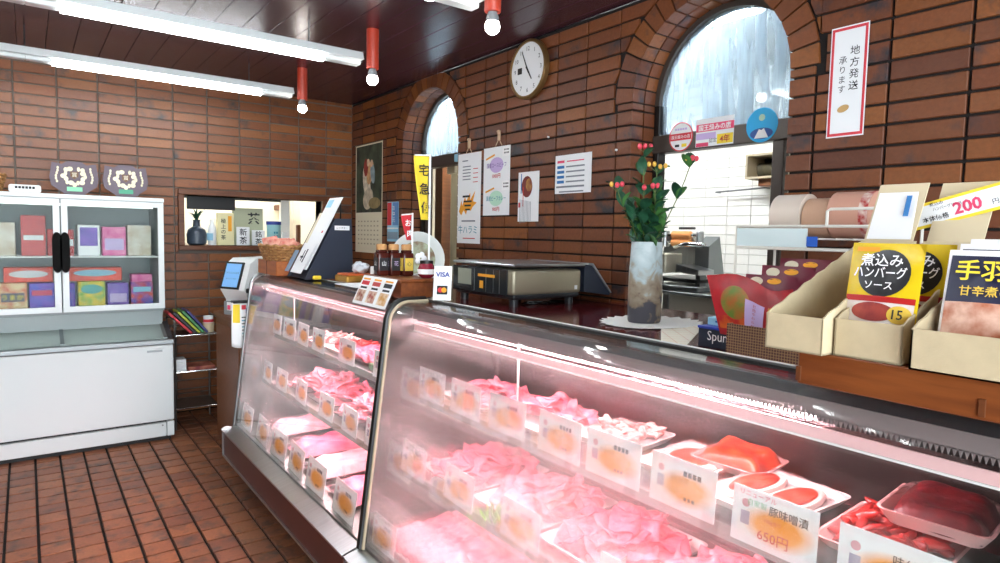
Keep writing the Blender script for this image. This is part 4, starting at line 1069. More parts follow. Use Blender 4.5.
B().box(KX0, KX1, 5.24, 5.66, .80, KZ0-.02).build('cabinet_base', 'grey_white', t)
for a, c, hx in ((KX0, .178, .152), (.186, KX1, .212)):
    d = B(); w_ = .036
    d.box(a, c, KY, KY+.028, KZ0, KZ0+w_).box(a, c, KY, KY+.028, KZ1-w_, KZ1-.002).box(a, a+w_, KY, KY+.028, KZ0+w_, KZ1-w_).box(c-w_, c, KY, KY+.028, KZ0+w_, KZ1-w_)
    d = d.build('door', 'white_enamel', t)
    B().box(a+w_, c-w_, KY+.012, KY+.017, KZ0+w_, KZ1-w_).build('door_glass', 'cabinet_glass', d)
    hc = c-.018 if a < 0 else a+.018
    b = B(); pts = [(hc+.027*math.cos(2*math.pi*i/24), 1.325+(.08 if math.sin(2*math.pi*i/24) >= 0 else -.08)+.055*math.sin(2*math.pi*i/24)) for i in range(24)]
    b.prism(pts, 1, KY-.012, KY).build('handle', mat('matt_black', '#080808', .8, spec=.2), d)
emitter('cabinet_lamp', (.95, 1, .98), .8)
B().box(KX0+.06, KX1-.06, KY+.045, KY+.065, KZ1-.045, KZ1-.03).build('cabinet_lamp', 'cabinet_lamp', cb)
# goods in the cabinet
mat('box_red', '#b0141f', .45, col2='#d84a4a', vscale=34); mat('box_orange', '#ef3d10', .45, var=.2, vscale=15); mat('box_purple', '#4a2fa0', .45, col2='#8a5fc8', vscale=18)
mat('box_blue', '#1f3fc0', .45, col2='#7a3fc8', vscale=20); mat('box_pink', '#cc2f84', .45, col2='#ee8ab8', vscale=18); mat('box_green', '#3aa82a', .45, col2='#f7d312', vscale=20); mat('box_teal', '#2fa39b', .45)
mat('bag_white', '#e6e2d6', .5, col2='#c8b49a', vscale=12); mat('box_multi', '#e0491a', .45, col2='#1f55c8', vscale=16); mat('box_brown', '#d0501c', .45, col2='#f0d8a0', vscale=20)
def goods(label, x0, x1, z0, z1, m, panel=None, txt=None, y=5.30, d=.12, pm='ink_white', tm='ink_red', name='frozen_box', cat='box', py=.55, ph=.25):
    t = thing(name, label, cat, ((x0+x1)/2, y+d/2, z0))
    B().box(x0, x1, y, y+d, z0+.0005, z1, .003, 1).build('carton', m, t)
    if panel: patch(((x0+x1)/2, y, z0+(z1-z0)*py), (x1-x0)*.8, (z1-z0)*ph, WY, pm, t, 'title_panel', th=.0006, kind=panel)
    if txt: text(txt, min((x1-x0)*.8/len(txt), (z1-z0)*.3), ((x0+x1)/2, y-.0006, z0+(z1-z0)*py), WY, tm, t, th=.0008, bold=.01)
US, LS = 1.296, .925
goods('deep red dotted ice cream box on the cabinet top shelf', -.03, .105, US, US+.27, 'box_red', 'rect', None, py=.45, ph=.12)
goods('narrow red box beside the dotted red box', .112, .15, US, US+.18, 'box_red')
goods('pale green bag slumped at the hinge side of the cabinet shelf', -.26, -.06, US, US+.22, 'bag_white', d=.14, name='frozen_bag', cat='bag')
goods('thin red box behind the cabinet door handle', .228, .262, US, US+.18, 'box_red', 'rect', py=.5)
goods('white framed purple box on the cabinet top shelf', .285, .415, US, US+.215, 'ink_white', 'rect', pm='box_purple', py=.62, ph=.6)
goods('pink box with white bottle picture on the cabinet top shelf', .43, .575, US, US+.205, 'box_pink', 'rect', py=.4, ph=.4, pm='ink_lilac')
goods('cream and brown bag at the end of the cabinet top shelf', .585, .735, US, US+.22, 'bag_white', d=.13, name='frozen_bag', cat='bag')
goods('wide orange box lying behind the blue and purple box in the cabinet', -.13, .14, LS+.19, LS+.29, 'box_orange', 'disc', None, y=5.36, py=.55, ph=.5, pm='ink_white')
goods('orange box with a dark title band on the cabinet floor', -.16, -.005, LS, LS+.19, 'box_brown', 'rect', 'うまか', pm='navy_print', tm='ink_yellow', py=.5, ph=.3)
goods('blue and purple box low in the cabinet next to the handle', .005, .145, LS, LS+.185, 'box_blue', 'rect', pm='ink_pink', py=.65, ph=.2)
goods('wide orange box lying behind the fruit box', .225, .55, LS+.19, LS+.285, 'box_orange', 'disc', y=5.36, pm='ink_lightblue', py=.6, ph=.5)
goods('narrow dark blue box beside the fruit box', .228, .262, LS, LS+.18, 'box_blue')
goods('teal and green fruit ice box low in the cabinet', .28, .44, LS, LS+.19, 'box_green', 'disc', pm='box_teal', py=.72, ph=.35)
goods('purple box with pale bottles low in the cabinet', .455, .585, LS, LS+.175, 'box_purple', 'rect', pm='ink_lilac', py=.4, ph=.35)
goods('blue and orange box at the end of the lower cabinet shelf', .60, .742, LS, LS+.18, 'box_multi', 'rect', pm='ink_lightblue', py=.7, ph=.2)
goods('magenta box standing on end above the blue and orange one', .605, .738, LS+.1805, LS+.235, 'box_pink')
# on top of the freezer
def plaque(x, label, gm):
    t = thing('award_plaque', label, 'plaque', (x, 5.25, 1.7105))
    o = [(-.05, 0), (.05, 0), (.085, .03), (.13, .062), (.14, .115), (.125, .215), (.07, .205), (.04, .226), (-.04, .226), (-.07, .205), (-.125, .215), (-.14, .115), (-.13, .062), (-.085, .03)]
    B().prism(o, 1, -.008, .008).build('board', mat('plaque_mauve', '#5f515c', .5), t, local=True)
    mat('bronze_print', '#6b4a2c', .5); fm = mat('plaque_gold', '#efe6c4', .5, bump=.3, bscale=80)
    b = B(); rn = random.Random(5)
    for i in range(15):
        a = R(28+304*i/14); r = .052+.010*(i % 2); c = Vector((r*math.sin(a), -.0105, .13+r*math.cos(a)*.98))
        b.sphere(c, .0095+.004*(i % 3), .002, .016, 8, 5)
    b.build('laurel_wreath', fm, t, local=True)
    B().prism([(-.023, .158), (.023, .158), (.023, .125), (0, .106), (-.023, .125)], 1, -.013, -.009).build('crest', 'bronze_print', t, local=True)
    text('賞', .034, (0, -.0132, .137), WY, 'cream', t, 'crest_mark', local=True)
    for sg in (-1, 1):
        b = B()
        for i in range(6): b.sphere((sg*(.098+.006*math.sin(i)), -.0095, .09+i*.018), .007, .0015, .010, 6, 4)
        b.build('side_scroll', fm, t, local=True)
    B().box(-.044, .044, -.011, -.008, .026, .055).build('name_plate', mat('plate_green'+gm, gm, .4), t, local=True)
    B().box(-.03, .03, .008, .06, 0, .004).build('easel_foot', 'dark_plastic', t, local=True)
plaque(.272, 'mauve award plaque with a gold wreath and pale green plate on the freezer', '#7fd0a0')
plaque(.575, 'mauve award plaque with a gold wreath and dark green plate on the freezer', '#3f9a78')
t = thing('label_holder', 'white clip label holder standing on the freezer top edge', 'label', (.0, 5.16, 1.7105))
B().box(-.085, .085, 5.15, 5.17, 1.7105, 1.76, .012, 2).build('holder', 'white_plastic', t); bars([(-.045+.018*i, 0, .014, .016) for i in range(6)], (0, 5.1496, 1.742), WY, 'ink', t)
t = thing('wicker_basket', 'small wicker basket at the edge of the freezer top', 'basket', (-.22, 5.25, 1.7105))
mat('wicker', '#b98a55', .7, col2='#8f6234', vscale=60, bump=.8, bscale=90)
def basket(t, rx, ry, h, n=28, rows=7):
    for k in range(rows):
        z = .008+h*k/(rows-1); f = .78+.22*k/(rows-1)
        P = [(rx*f*math.cos(2*math.pi*i/n), ry*f*math.sin(2*math.pi*i/n), z+(.004 if (i+k) % 2 else -.004)) for i in range(n)]
        B().tube(P, h/rows*.72, 6, True).build('weave', 'wicker', t, local=True, smooth=True)
    B().lathe([(.001, 0), (.80, 0), (.80, .01), (.001, .01)], (0, 0, .001), n, rx, ry).build('basket_floor', 'wicker', t, local=True)
basket(t, .12, .10, .10)

# ============================================================ wire rack with magazines
t = thing('shelf_rack', 'narrow dark metal shelf rack between the freezer and the wooden cabinet', 'rack', (1.0, 5.35, 0))
RX0, RX1, RY0, RY1 = .86, 1.165, 5.17, 5.50
mat('rack_metal', '#6f6a66', .35, .8)
for yy in (RY0, RY1):
    for xx in (RX0, RX1):
        P = [(xx, yy, 0), (xx, yy, .80)]
        B().tube(P, .008, 8).build('post', 'rack_metal', t)
for xx in (RX0, RX1): B().tube([(xx, RY0, .80), (xx, RY0+.04, .83), (xx, RY1-.04, .83), (xx, RY1, .80)], .008, 8).build('top_bow', 'rack_metal', t, smooth=True)
for z in (.705, .43, .155):
    s = B().box(RX0, RX1, RY0+.005, RY1-.005, z-.006, z-.002).build('shelf', 'rack_metal', t)
    B().tube([(RX0, RY0, z), (RX1, RY0, z)], .006, 6).build('front_rail', 'chrome', s); B().tube([(RX0, RY1, z+.04), (RX1, RY1, z+.04)], .005, 6).build('back_rail', 'rack_metal', s)
for k, (m, lab) in enumerate((('#c8323c', 'red'), ('#2a2d33', 'black'), ('#a9b53a', 'yellow green'), ('#4a8a5a', 'green'), ('#3e3f78', 'dark blue'))):
    lean = R(-44)
    o = B().box(-.008, .008, -.11, .11, 0, .22, .001, 1).build('magazine', mat('mag_'+lab, m, .4), local=True)
    o.location = (.985+.028*k, 5.33, .714); o.rotation_euler = (0, lean+.02*k, 0)
    tag(o, '%s magazine leaning among others on the top rack shelf' % lab, 'magazine', 'leaning magazines')
t = thing('paper_cup', 'beige cup with red and white wrapping on the top rack shelf', 'cup', (1.115, 5.28, .7055))
B().lathe([(.036, 0), (.042, .075), (.038, .075), (.033, .006), (.001, .006)], (1.115, 5.28, .7065), 20).build('cup', mat('cup_beige', '#d8c3a0', .6), t, smooth=40)
B().lathe([(.034, 0), (.036, .06), (.001, .062)], (1.115, 5.28, .7715), 16).build('white_liner', 'paper', t, smooth=40)
B().lathe([(.0375, 0), (.0385, .022), (.036, .022), (.035, 0)], (1.115, 5.28, .785), 16).build('red_band', 'ink_red', t, smooth=40)
t = thing('paper_stack', 'small stack of white leaflets on the middle rack shelf', 'papers', (.905, 5.3, .4305))
for k in range(4): B().box(.875, .945, 5.22+.004*k, 5.36, .4305+.022*k, .4505+.022*k).build('bundle', 'paper', t)
o = B().box(.955, 1.145, 5.2, 5.38, .4305, .4605, .004, 1).build('flat_box', mat('flat_red', '#7c2a2c', .5, col2='#b06a50', vscale=20), loc=(1.05, 5.29, .4305)); tag(o, 'flat dark red box on the middle rack shelf', 'box')

# ============================================================ wooden cabinet, payment terminal
t = thing('wooden_cabinet', 'brown wooden cabinet at the steel end of the display case', 'cabinet', (1.35, 4.45, 0))
B().box(1.06, 1.70, 4.12, 4.78, .05, .90, .004, 1).build('body', 'wood_brown', t); B().box(1.09, 1.68, 4.14, 4.76, 0, .05).build('plinth', 'black', t)
B().box(1.045, 1.71, 4.11, 4.80, .90, .93, .006, 2).build('top', 'wood_brown', t); B().box(1.052, 1.062, 4.16, 4.74, .10, .86, .003, 1).build('side_panel', 'wood_brown', t)
t = thing('payment_terminal', 'white self payment terminal with a blue touch screen on the wooden cabinet', 'terminal', (1.245, 4.53, .9305), R(-63))
B().prism([(-.14, 0), (-.14, .10), (-.185, .17), (-.13, .345), (-.08, .38), (.16, .385), (.17, .36), (.17, 0)], 0, -.10, .12).build('body', 'white_plastic', t, local=True)
b = B(); dv = Vector((0, .055, .175)).normalized(); nv_ = Vector((0, -.175, .055)).normalized()
def on_s(x, s, o): p = Vector((x, -.185, .17))+dv*s+nv_*o; return tuple(p)
b.hexa([on_s(-.095, .005, 0), on_s(.07, .005, 0), on_s(.07, .19, 0), on_s(-.095, .19, 0), on_s(-.095, .005, .01), on_s(.07, .005, .01), on_s(.07, .19, .01), on_s(-.095, .19, .01)]); sc_ = b.build('screen_bezel', 'black', t, local=True)
b = B(); b.face([on_s(-.083, .018, .0105), on_s(.058, .018, .0105), on_s(.058, .178, .0105), on_s(-.083, .178, .0105)]); b.build('screen', 'screen_light', sc_, local=True)
bs2 = ((1, 0, 0), tuple(dv)); text('いらっしゃいませ', .016, on_s(-.012, .115, .0108), bs2, 'ink', sc_, local=True); text('タッチしてください', .011, on_s(-.012, .075, .0108), bs2, 'ink', sc_, local=True)
B().box(-.095, .07, -.165, -.13, .0, .09, .004, 1).build('receipt_slot', 'grey_plastic', t, local=True); B().box(-.06, -.01, -.168, -.164, .03, .085).build('notice', 'paper', t, local=True); patch((-.04, -.1685, .05), .03, .03, WY, 'ink_pink', t, 'sticker', local=True)
B().box(.03, .10, -.145, -.1395, .13, .16).build('coin_tray', mat('tray_green', '#7c9a92', .4), t, local=True)
B().box(.10, .16, -.17, .0, .155, .185, .008, 2).build('card_reader', 'black', t, local=True)
B().tube([(-.10, .0, .12), (-.135, -.06, .10), (-.14, -.10, .03), (-.12, -.05, .004)], .004, 6).build('power_cord', 'black', t, local=True)
# hanging flyer at the end of the case
t = thing('hanging_flyer', 'curled flyer with yellow and blue print hanging beside the case end', 'flyer', (1.03, 4.075, .80))
b = B(); fx = lambda u, v: (.995+.115*u, 4.075+.018*math.sin(2.4*u+v*2)-.02*u, 1.055-.27*v-.02*math.sin(3*u)*v*(1-u)); b.grid(fx, 8, 10); b.build('sheet', 'paper', t, smooth=True, solid=.0008)
def fly(u0, u1, v0, v1, m, nm):
    b = B(); b.grid(lambda u, v: tuple(Vector(fx(u0+(u1-u0)*u, v0+(v1-v0)*v))+Vector((-.0004, -.0016, 0))), 5, 6); b.build(nm, m, t, smooth=True)
fly(.06, .42, .04, .45, 'ink_yellow', 'yellow_panel'); fly(.5, .72, .06, .16, 'ink_red', 'red_panel'); fly(.7, .95, .12, .24, 'ink_blue', 'blue_panel')
for k in range(6): fly(.12, .36, .08+.06*k, .10+.06*k, 'ink', 'text_line') if k < 5 else None
for k in range(7): fly(.5, .9, .32+.07*k, .345+.07*k, 'ink_teal' if k % 2 else 'ink', 'text_line')
B().box(1.0, 1.12, 4.07, 4.14, 1.05, 1.064, .005, 1).build('clip_arm', 'black', t)
b = B(); b.sphere((.935, 3.985, .308), .03, .018, .012, 10, 6); 
for v in b.bm.verts: v.co += noise.noise_vector(v.co*40)*.008
tag(b.build('tissue', 'paper', loc=(.935, 3.985, .30), smooth=True), 'crumpled white tissue on the corner of the case ledge', 'tissue')

# ============================================================ on top of the far case
TZ = 1.2465
t = thing('wooden_crate', 'orange brown wooden block box carrying the snack basket', 'box', (1.19, 3.77, TZ))
B().box(1.115, 1.26, 3.60, 3.95, TZ, TZ+.082, .003, 1).build('body', 'wood_orange', t); B().box(1.112, 1.116, 3.77, 3.775, TZ, TZ+.082).build('seam', 'wood_dark', t)
t = thing('snack_basket', 'oval wicker basket filled with wrapped snacks on the wooden block', 'basket', (1.20, 3.77, TZ+.0825))
basket(t, .115, .20, .075, 32, 6)
mat('snack_wrap', '#e2ae9a', .4, col2='#c7685c', vscale=30)
b = B(); b.box(-.045, .045, -.03, .03, -.006, .006, .005, 1); sm = b.build('snack', 'snack_wrap', local=True, mesh_only=True); rn = random.Random(8)
for k in range(9):
    o = bpy.data.objects.new('wrapped_snack', sm); COL.objects.link(o); o.location = (1.20+.03*math.sin(k*2.1), 3.64+.032*k, TZ+.172+rn.uniform(0, .018)); o.rotation_euler = (R(62)+rn.uniform(-.15, .15), rn.uniform(-.3, .3), rn.uniform(-.2, .2))
    tag(o, 'pink wrapped snack standing in the oval wicker basket', 'snack', 'wrapped snacks in the basket')
# navy leaflet stand
t = thing('leaflet_stand', 'navy slanted leaflet stand on the display case', 'stand', (1.30, 3.44, TZ))
B().prism([(1.17, TZ), (1.338, TZ+.325), (1.43, TZ+.325), (1.44, TZ+.02), (1.44, TZ)], 1, 3.30, 3.315).build('side_board', 'navy', t)
B().prism([(1.17, TZ), (1.338, TZ+.325), (1.43, TZ+.325), (1.44, TZ+.02), (1.44, TZ)], 1, 3.57, 3.585).build('side_board', 'navy', t)
B().prism([(1.185, TZ), (1.348, TZ+.32), (1.363, TZ+.32), (1.20, TZ)], 1, 3.315, 3.57).build('slope_board', 'navy', t)
patch((1.375, 3.2995, TZ+.275), .085, .024, WY, 'paper', t, 'name_strip'); text('レジスター', .013, (1.375, 3.2993, TZ+.275), WY, 'ink', t)
sl = Vector((.165, 0, .32)).normalized()
def leaflet(y0, y1, s0, s1, off, label, m, deco=None):
    t = thing('leaflet', label, 'leaflet', (1.2, (y0+y1)/2, TZ+.03)); base = Vector((1.172, 0, TZ)); nn = Vector((-.32, 0, .165)).normalized()
    def P(y, s, o): q = base+sl*s+nn*o; return (q.x, y, q.z)
    b = B(); b.hexa([P(y0, s0, off), P(y1, s0, off), P(y1, s1, off), P(y0, s1, off), P(y0, s0, off+.0015), P(y1, s0, off+.0015), P(y1, s1, off+.0015), P(y0, s1, off+.0015)]); b.build('sheet', m, t)
    for (a, c, e, f, mm) in deco or []:
        b = B(); b.face([P(y0+(y1-y0)*a, s0+(s1-s0)*e, off+.0022), P(y0+(y1-y0)*c, s0+(s1-s0)*e, off+.0022), P(y0+(y1-y0)*c, s0+(s1-s0)*f, off+.0022), P(y0+(y1-y0)*a, s0+(s1-s0)*f, off+.0022)]); b.build('print', mm, t)
leaflet(3.31, 3.50, .05, .49, .012, 'tall white leaflet with blue corner rising above the navy stand', 'paper', [(.55, .95, .86, .97, 'ink_lightblue'), (.2, .3, .5, .53, 'ink_red')])
leaflet(3.33, 3.50, .02, .20, .024, 'white leaflet with black brush lettering low on the navy stand', 'paper', [(.35, .45, .35, .8, 'ink'), (.55, .62, .4, .75, 'ink'), (.5, .75, .5, .56, 'ink')])
leaflet(3.51, 3.575, .02, .15, .03, 'small blue grey leaflet at the foot of the navy stand', mat('blue_grey', '#7f97ad', .6))
leaflet(3.44, 3.56, .10, .40, .004, 'white leaflet tucked behind the tall one on the navy stand', 'cream')
b = B(); P = [(1.405, 3.50, TZ+.325), (1.40, 3.50, TZ+.40), (1.41, 3.47, TZ+.445), (1.42, 3.43, TZ+.42), (1.42, 3.43, TZ+.325)]
tag(B().tube(P, .004, 6).build('wire_loop', 'black', loc=(1.37, 3.4, TZ+.33), smooth=True), 'thin dark wire loop above the navy leaflet stand', 'wire')
o = B().box(1.21, 1.25, 3.27, 3.30, TZ, TZ+.02, .004, 1).build('yellow_tape', 'ink_yellow', loc=(1.23, 3.285, TZ)); tag(o, 'small yellow tag in front of the navy stand', 'tag')
# low gold box, paper, tissue, register drawer items behind
t = thing('gold_tin', 'low gold tin with orange top beside the navy stand', 'tin', (1.35, 3.08, TZ))
B().box(1.275, 1.43, 3.0, 3.16, TZ, TZ+.035, .01, 2).build('tin', mat('gold', '#b98a3a', .35, .6), t); B().box(1.285, 1.42, 3.01, 3.15, TZ+.0352, TZ+.043, .004, 1).build('orange_top', mat('orange_top', '#d8652c', .5), t)
b = B(); b.sphere((1.385, 3.08, TZ+.072), .04, .045, .03, 18, 12)
for v in b.bm.verts: v.co += noise.noise_vector(v.co*55)*.022
tag(b.build('plastic_bag', mat('bag_film', '#d5dbe2', .25), loc=(1.385, 3.08, TZ+.043), smooth=True), 'small crumpled white plastic bag on the gold tin', 'bag')
o = B().box(1.20, 1.36, 2.72, 2.97, TZ, TZ+.004).build('white_sheet', 'paper', loc=(1.3, 2.85, TZ+.003)); tag(o, 'white sheet of paper lying in front of the gold tin', 'paper')
o = B().box(1.26, 1.31, 2.66, 2.70, TZ, TZ+.10, .003, 1).build('white_card_box', 'white_plastic', loc=(1.285, 2.68, TZ)); tag(o, 'small white box standing behind the honey jars', 'box')
# wooden stand with honey jars
JZ = TZ+.075
t = thing('jar_stand', 'reddish wooden box stand under the honey jars', 'stand', (1.24, 2.37, TZ))
B().box(1.165, 1.33, 2.215, 2.53, TZ, JZ-.012, .003, 1).build('body', 'stand_wood', t); B().box(1.155, 1.34, 2.205, 2.54, JZ-.012, JZ, .003, 1).build('top', 'stand_wood', t)
mat('honey', '#4a1d16', .15, var=.3); mat('cork', '#b98a56', .7, bump=.4, bscale=90); mat('label_black', '#1e1c20', .5); mat('label_gold', '#d9b84a', .5)
def jar(x, y, label, lm, tm, ch):
    t = thing('honey_jar', label, 'jar', (x, y, JZ+.0005)); s = .0245
    b = B(); b.box(-s, s, -s, s, 0, .098, .008, 2).box(-.019, .019, -.019, .019, .096, .108, .004, 1); b.build('jar_body', 'honey', t, local=True, smooth=40)
    B().lathe([(.021, 0), (.022, .004), (.022, .020), (.019, .024), (.001, .024)], (0, 0, .108), 18).build('cork_lid', 'cork', t, local=True, smooth=40)
    B().box(-.019, .019, -s-.0012, -s-.0002, .022, .075).build('label_front', lm, t, local=True)
    text(ch, .022, (0, -s-.0014, .052), WY, tm, t, local=True)
    B().box(-s-.0012, -s-.0002, -.019, .019, .022, .075).build('label_side', lm, t, local=True)
    text(ch, .022, (-s-.0014, 0, .052), WX, tm, t, local=True)
jar(1.190, 2.44, 'dark honey jar with a white mark on a black label', 'label_black', 'ink_white', '山')
jar(1.236, 2.42, 'dark honey jar with a purple mark on a black label', 'label_black', 'ink_lilac', '花')
jar(1.280, 2.39, 'dark honey jar with a gold label', 'label_gold', 'ink', '心')
# the three price slips hanging from the stand
def slip(y, label, lm, k):
    t = thing('product_slip', label, 'label', (1.11, y, TZ-.04), group='slips on the jar stand')
    b = B(); b.hexa([(1.096, y-.05, 1.206), (1.096, y+.05, 1.206), (1.098, y+.05, 1.206), (1.098, y-.05, 1.206), (1.150, y-.05, 1.320), (1.150, y+.05, 1.320), (1.152, y+.05, 1.320), (1.152, y-.05, 1.320)]); b.build('slip', 'paper', t)
    def P(dy, s): f = s; return Vector((1.096+.054*f-.0014, y+dy*1.25, 1.206+.114*f))
    def quad(d0, d1, s0, s1, m, nm):
        b = B(); b.face([P(d0, s0), P(d1, s0), P(d1, s1), P(d0, s1)]); b.build(nm, m, t)
    quad(-.026, .026, .86, .92, 'ink_orange', 'price_line'); quad(-.028, .028, .68, .82, lm, 'brand_mark'); quad(-.03, .03, .10, .50, mat('slip_photo%d' % k, ('#8a3a22', '#9a3a2c', '#c58a3a')[k], .5, col2='#e9d8c0', vscale=40), 'food_photo'); quad(-.024, .024, .55, .62, 'ink', 'text_line')
slip(2.472, 'white product slip with a bright red brand mark on the jar stand', 'ink_red', 0)
slip(2.370, 'white product slip with a dark red brand mark, middle of three slips', 'pouch_red', 1)
slip(2.268, 'white product slip with a grey heading and yellow food picture', 'ink', 2)
# big round dish, ornaments, flag behind the jars
t = thing('round_platter', 'large white oval platter standing upright behind the honey jars', 'platter', (1.50, 2.62, CT+.08))
b = B(); b.lathe([(.001, 0), (.10, 0), (.125, -.012), (.135, -.012), (.128, .008), (.001, .012)], (0, 0, .135), 32, 1, 1.02, axis=1); o = b.build('platter', mat('china', '#dfe3df', .25), t, local=True, smooth=50)
b = B(); b.box(-.05, .05, -.03, .03, -.048, .004); b.build('plate_stand', 'wood_dark', t, local=True)
b = B(); b.lathe([(.001, 0), (.09, 0), (.09, -.001), (.001, -.001)], (0, -.0005, .135), 28, axis=1); b.build('painted_scene', mat('dish_paint', '#b8c9a6', .4, col2='#7a5a34', vscale=16), t, local=True)
t.rotation_euler = (0, 0, R(-20)); t.location = (1.655, 2.97, CT+.052); t.scale = (1.08, 1, 1.08)
t = thing('ornament_bottle', 'green bottle with a red and white tag beside the honey jars', 'bottle', (1.32, 2.47, JZ+.0005))
B().lathe([(.024, 0), (.026, .06), (.012, .085), (.010, .12), (.001, .12)], (1.32, 2.47, JZ+.0005), 16).build('bottle', mat('green_bottle', '#2f7d4c', .2), t, smooth=40); B().lathe([(.0262, .015), (.0266, .05), (.0255, .05), (.025, .015)], (1.32, 2.47, JZ+.0005), 16).build('bottle_label', 'ink_white', t)
t = thing('pickle_jar', 'round maroon jar with a white label in front of the platter', 'jar', (1.30, 2.255, JZ+.0005))
B().lathe([(.02, 0), (.034, .012), (.036, .035), (.026, .058), (.001, .06)], (1.30, 2.255, JZ+.0005), 20).build('jar_body', mat('maroon', '#8a1f34', .25), t, smooth=40); B().lathe([(.0355, .016), (.0375, .035), (.0362, .036), (.0345, .016)], (1.30, 2.255, JZ+.0005), 20).build('jar_label', 'ink_white', t)
B().lathe([(.027, .058), (.027, .07), (.001, .072)], (1.30, 2.255, JZ+.0005), 18).build('jar_lid', 'black', t, smooth=40)
o = thing('paper_flower', 'small white paper bow between the jars and the platter', 'ornament', (1.318, 2.335, JZ+.0005))
for a in range(5):
    b = B(); b.sphere((.016*math.cos(a*1.26), .0, .075+.016*math.sin(a*1.26)), .013, .004, .013, 8, 6); b.build('petal', 'paper', o, local=True)
B().tube([(0, 0, 0), (0, 0, .07)], .002, 6).build('stalk', 'stem', o, local=True)
def banner(x, y, z0, label, cloth, h0, h1, wd, chars, cm, size, pm='white_plastic', top=True):
    t = thing('mini_banner', label, 'banner', (x, y, z0))
    B().tube([(x, y, z0), (x, y, z0+h1+.01)], .0045, 8).build('pole', pm, t)
    B().box(x-.04, x+.05, y-.025, y+.025, z0, z0+.006, .002, 1).build('foot', pm, t)
    B().tube([(x-wd-.006, y, z0+h1), (x+.004, y, z0+h1+.006)], .003, 6).build('top_rod', pm, t)
    b = B(); f = lambda u, v: (x-.006-wd*u*(1-.35*v*v)-.0*v, y-.004+.012*math.sin(3*v+2*u), z0+h1-(h1-h0)*v); b.grid(f, 6, 14); b.build('cloth', cloth, t, smooth=True, solid=.0008)
    n = len(chars)
    for i, c in enumerate(chars):
        v = (i+.75)/(n+.4); p = f(.42, v); text(c, size, (p[0], p[1]-.016, p[2]), WY, cm, t, bold=.015)
    return t
mt = banner(1.345, 2.315, JZ+.0005, 'yellow delivery service banner with black lettering on a white pole', 'ink_yellow', .235, .495, .066, '宅急便', 'ink', .05)
banner(1.318, 2.41, JZ+.0005, 'small red and white vertical banner before the platter', 'ink_red', .15, .255, .045, 'お肉', 'ink_white', .032)
# ============================================================ things on the right wall
PXW = XW-.0032
def sheet(name, label, cat, y0, y1, z0, z1, m='paper', group=None, th=.0012):
    t = thing(name, label, cat, (PXW, (y0+y1)/2, z0), group=group)
    B().box(PXW-th, PXW, y0, y1, z0, z1).build('sheet', m, t); return t
PF = PXW-.0013
def P_(y, z): return (PF, y, z)
# clock
t = thing('wall_clock', 'round white wall clock with a gold rim high on the brick wall', 'clock', (XW, 3.06, 2.497))
B().lathe([(.166, 0), (.176, .006), (.176, .03), (.165, .036), (.158, .03), (.158, 0), (.166, 0)], (XW-.038, 3.06, 2.497), 48, axis=0).build('rim', mat('brass', '#8d6f45', .3, .7), t, smooth=40)
B().lathe([(.001, 0), (.159, 0), (.159, .012), (.001, .012)], (XW-.028, 3.06, 2.497), 48, axis=0).build('dial', 'paper', t)
cx = XW-.0285; cc = Vector((cx, 3.06, 2.497))
for i in range(1, 13):
    a = R(30*i); text(str(i), .036, cc+Vector((0, -.122*math.sin(a), .122*math.cos(a))), WX, 'ink', t, 'numeral')
def hand(a, ln, wd, nm):
    d = Vector((0, -math.sin(a), math.cos(a))); s = Vector((0, d.z, -d.y)); b = B(); c = cc+Vector((-.003, 0, 0))
    q = [c-d*.02-s*wd, c-d*.02+s*wd, c+d*ln+s*wd*.5, c+d*ln-s*wd*.5]; b.hexa(q+[p+Vector((-.002, 0, 0)) for p in q]); b.build(nm, 'black', t)
hand(R(334), .12, .004, 'minute_hand'); hand(R(147), .075, .006, 'hour_hand')
B().box(cx-.002, cx, 3.06+.055, 3.06+.095, 2.497-.018, 2.497+.018).build('date_window', 'black', t)
# calendar near the corner (generic painted picture)
def picture_mat():
    m = bpy.data.materials.new('calendar_picture'); m.use_nodes = True; MATS['calendar_picture'] = m; nt = m.node_tree; n = nt.nodes; L = nt.links; b = n['Principled BSDF']
    tc = n.new('ShaderNodeTexCoord'); t1 = n.new('ShaderNodeTexNoise'); t1.inputs['Scale'].default_value = 7; t1.inputs['Detail'].default_value = 4; L.new(tc.outputs['Object'], t1.inputs[0])
    rp = n.new('ShaderNodeValToRGB'); L.new(t1.outputs[0], rp.inputs[0]); cr = rp.color_ramp
    cr.elements[0].position = .35; cr.elements[0].color = (*lin('#141c18'), 1); cr.elements[1].position = .7; cr.elements[1].color = (*lin('#4b5a45'), 1)
    L.new(rp.outputs[0], b.inputs['Base Color']); b.inputs['Roughness'].default_value = .5
picture_mat()
t = sheet('wall_calendar', 'tall wall calendar with a dark painted picture beside the corner', 'calendar', 5.05, 5.60, 1.32, 2.285, 'cream')
B().box(PXW-.0018, PXW-.0012, 5.06, 5.585, 1.68, 2.275).build('picture', 'calendar_picture', t)
for (y, z, wy, wz, m, r) in ((5.36, 1.93, .14, .34, '#d8cdb8', .3), (5.29, 2.03, .12, .22, '#c99a6a', -.4), (5.38, 2.08, .09, .16, '#9a3b32', 0), (5.24, 2.02, .09, .18, '#8fa3ab', .2), (5.33, 1.80, .22, .18, '#c4b7a0', .5), (5.2, 1.76, .24, .10, '#8c7b52', 0), (5.33, 2.12, .06, .07, '#d9b593', 0), (5.26, 2.11, .055, .065, '#d9b593', 0)):
    patch((PXW-.0018, y, z), wy, wz, WX, mat('pic'+m, m, .6, var=.25, vscale=20), t, 'painted_shape', th=.0003+.0001*len(t.children), kind='disc', rot=r)
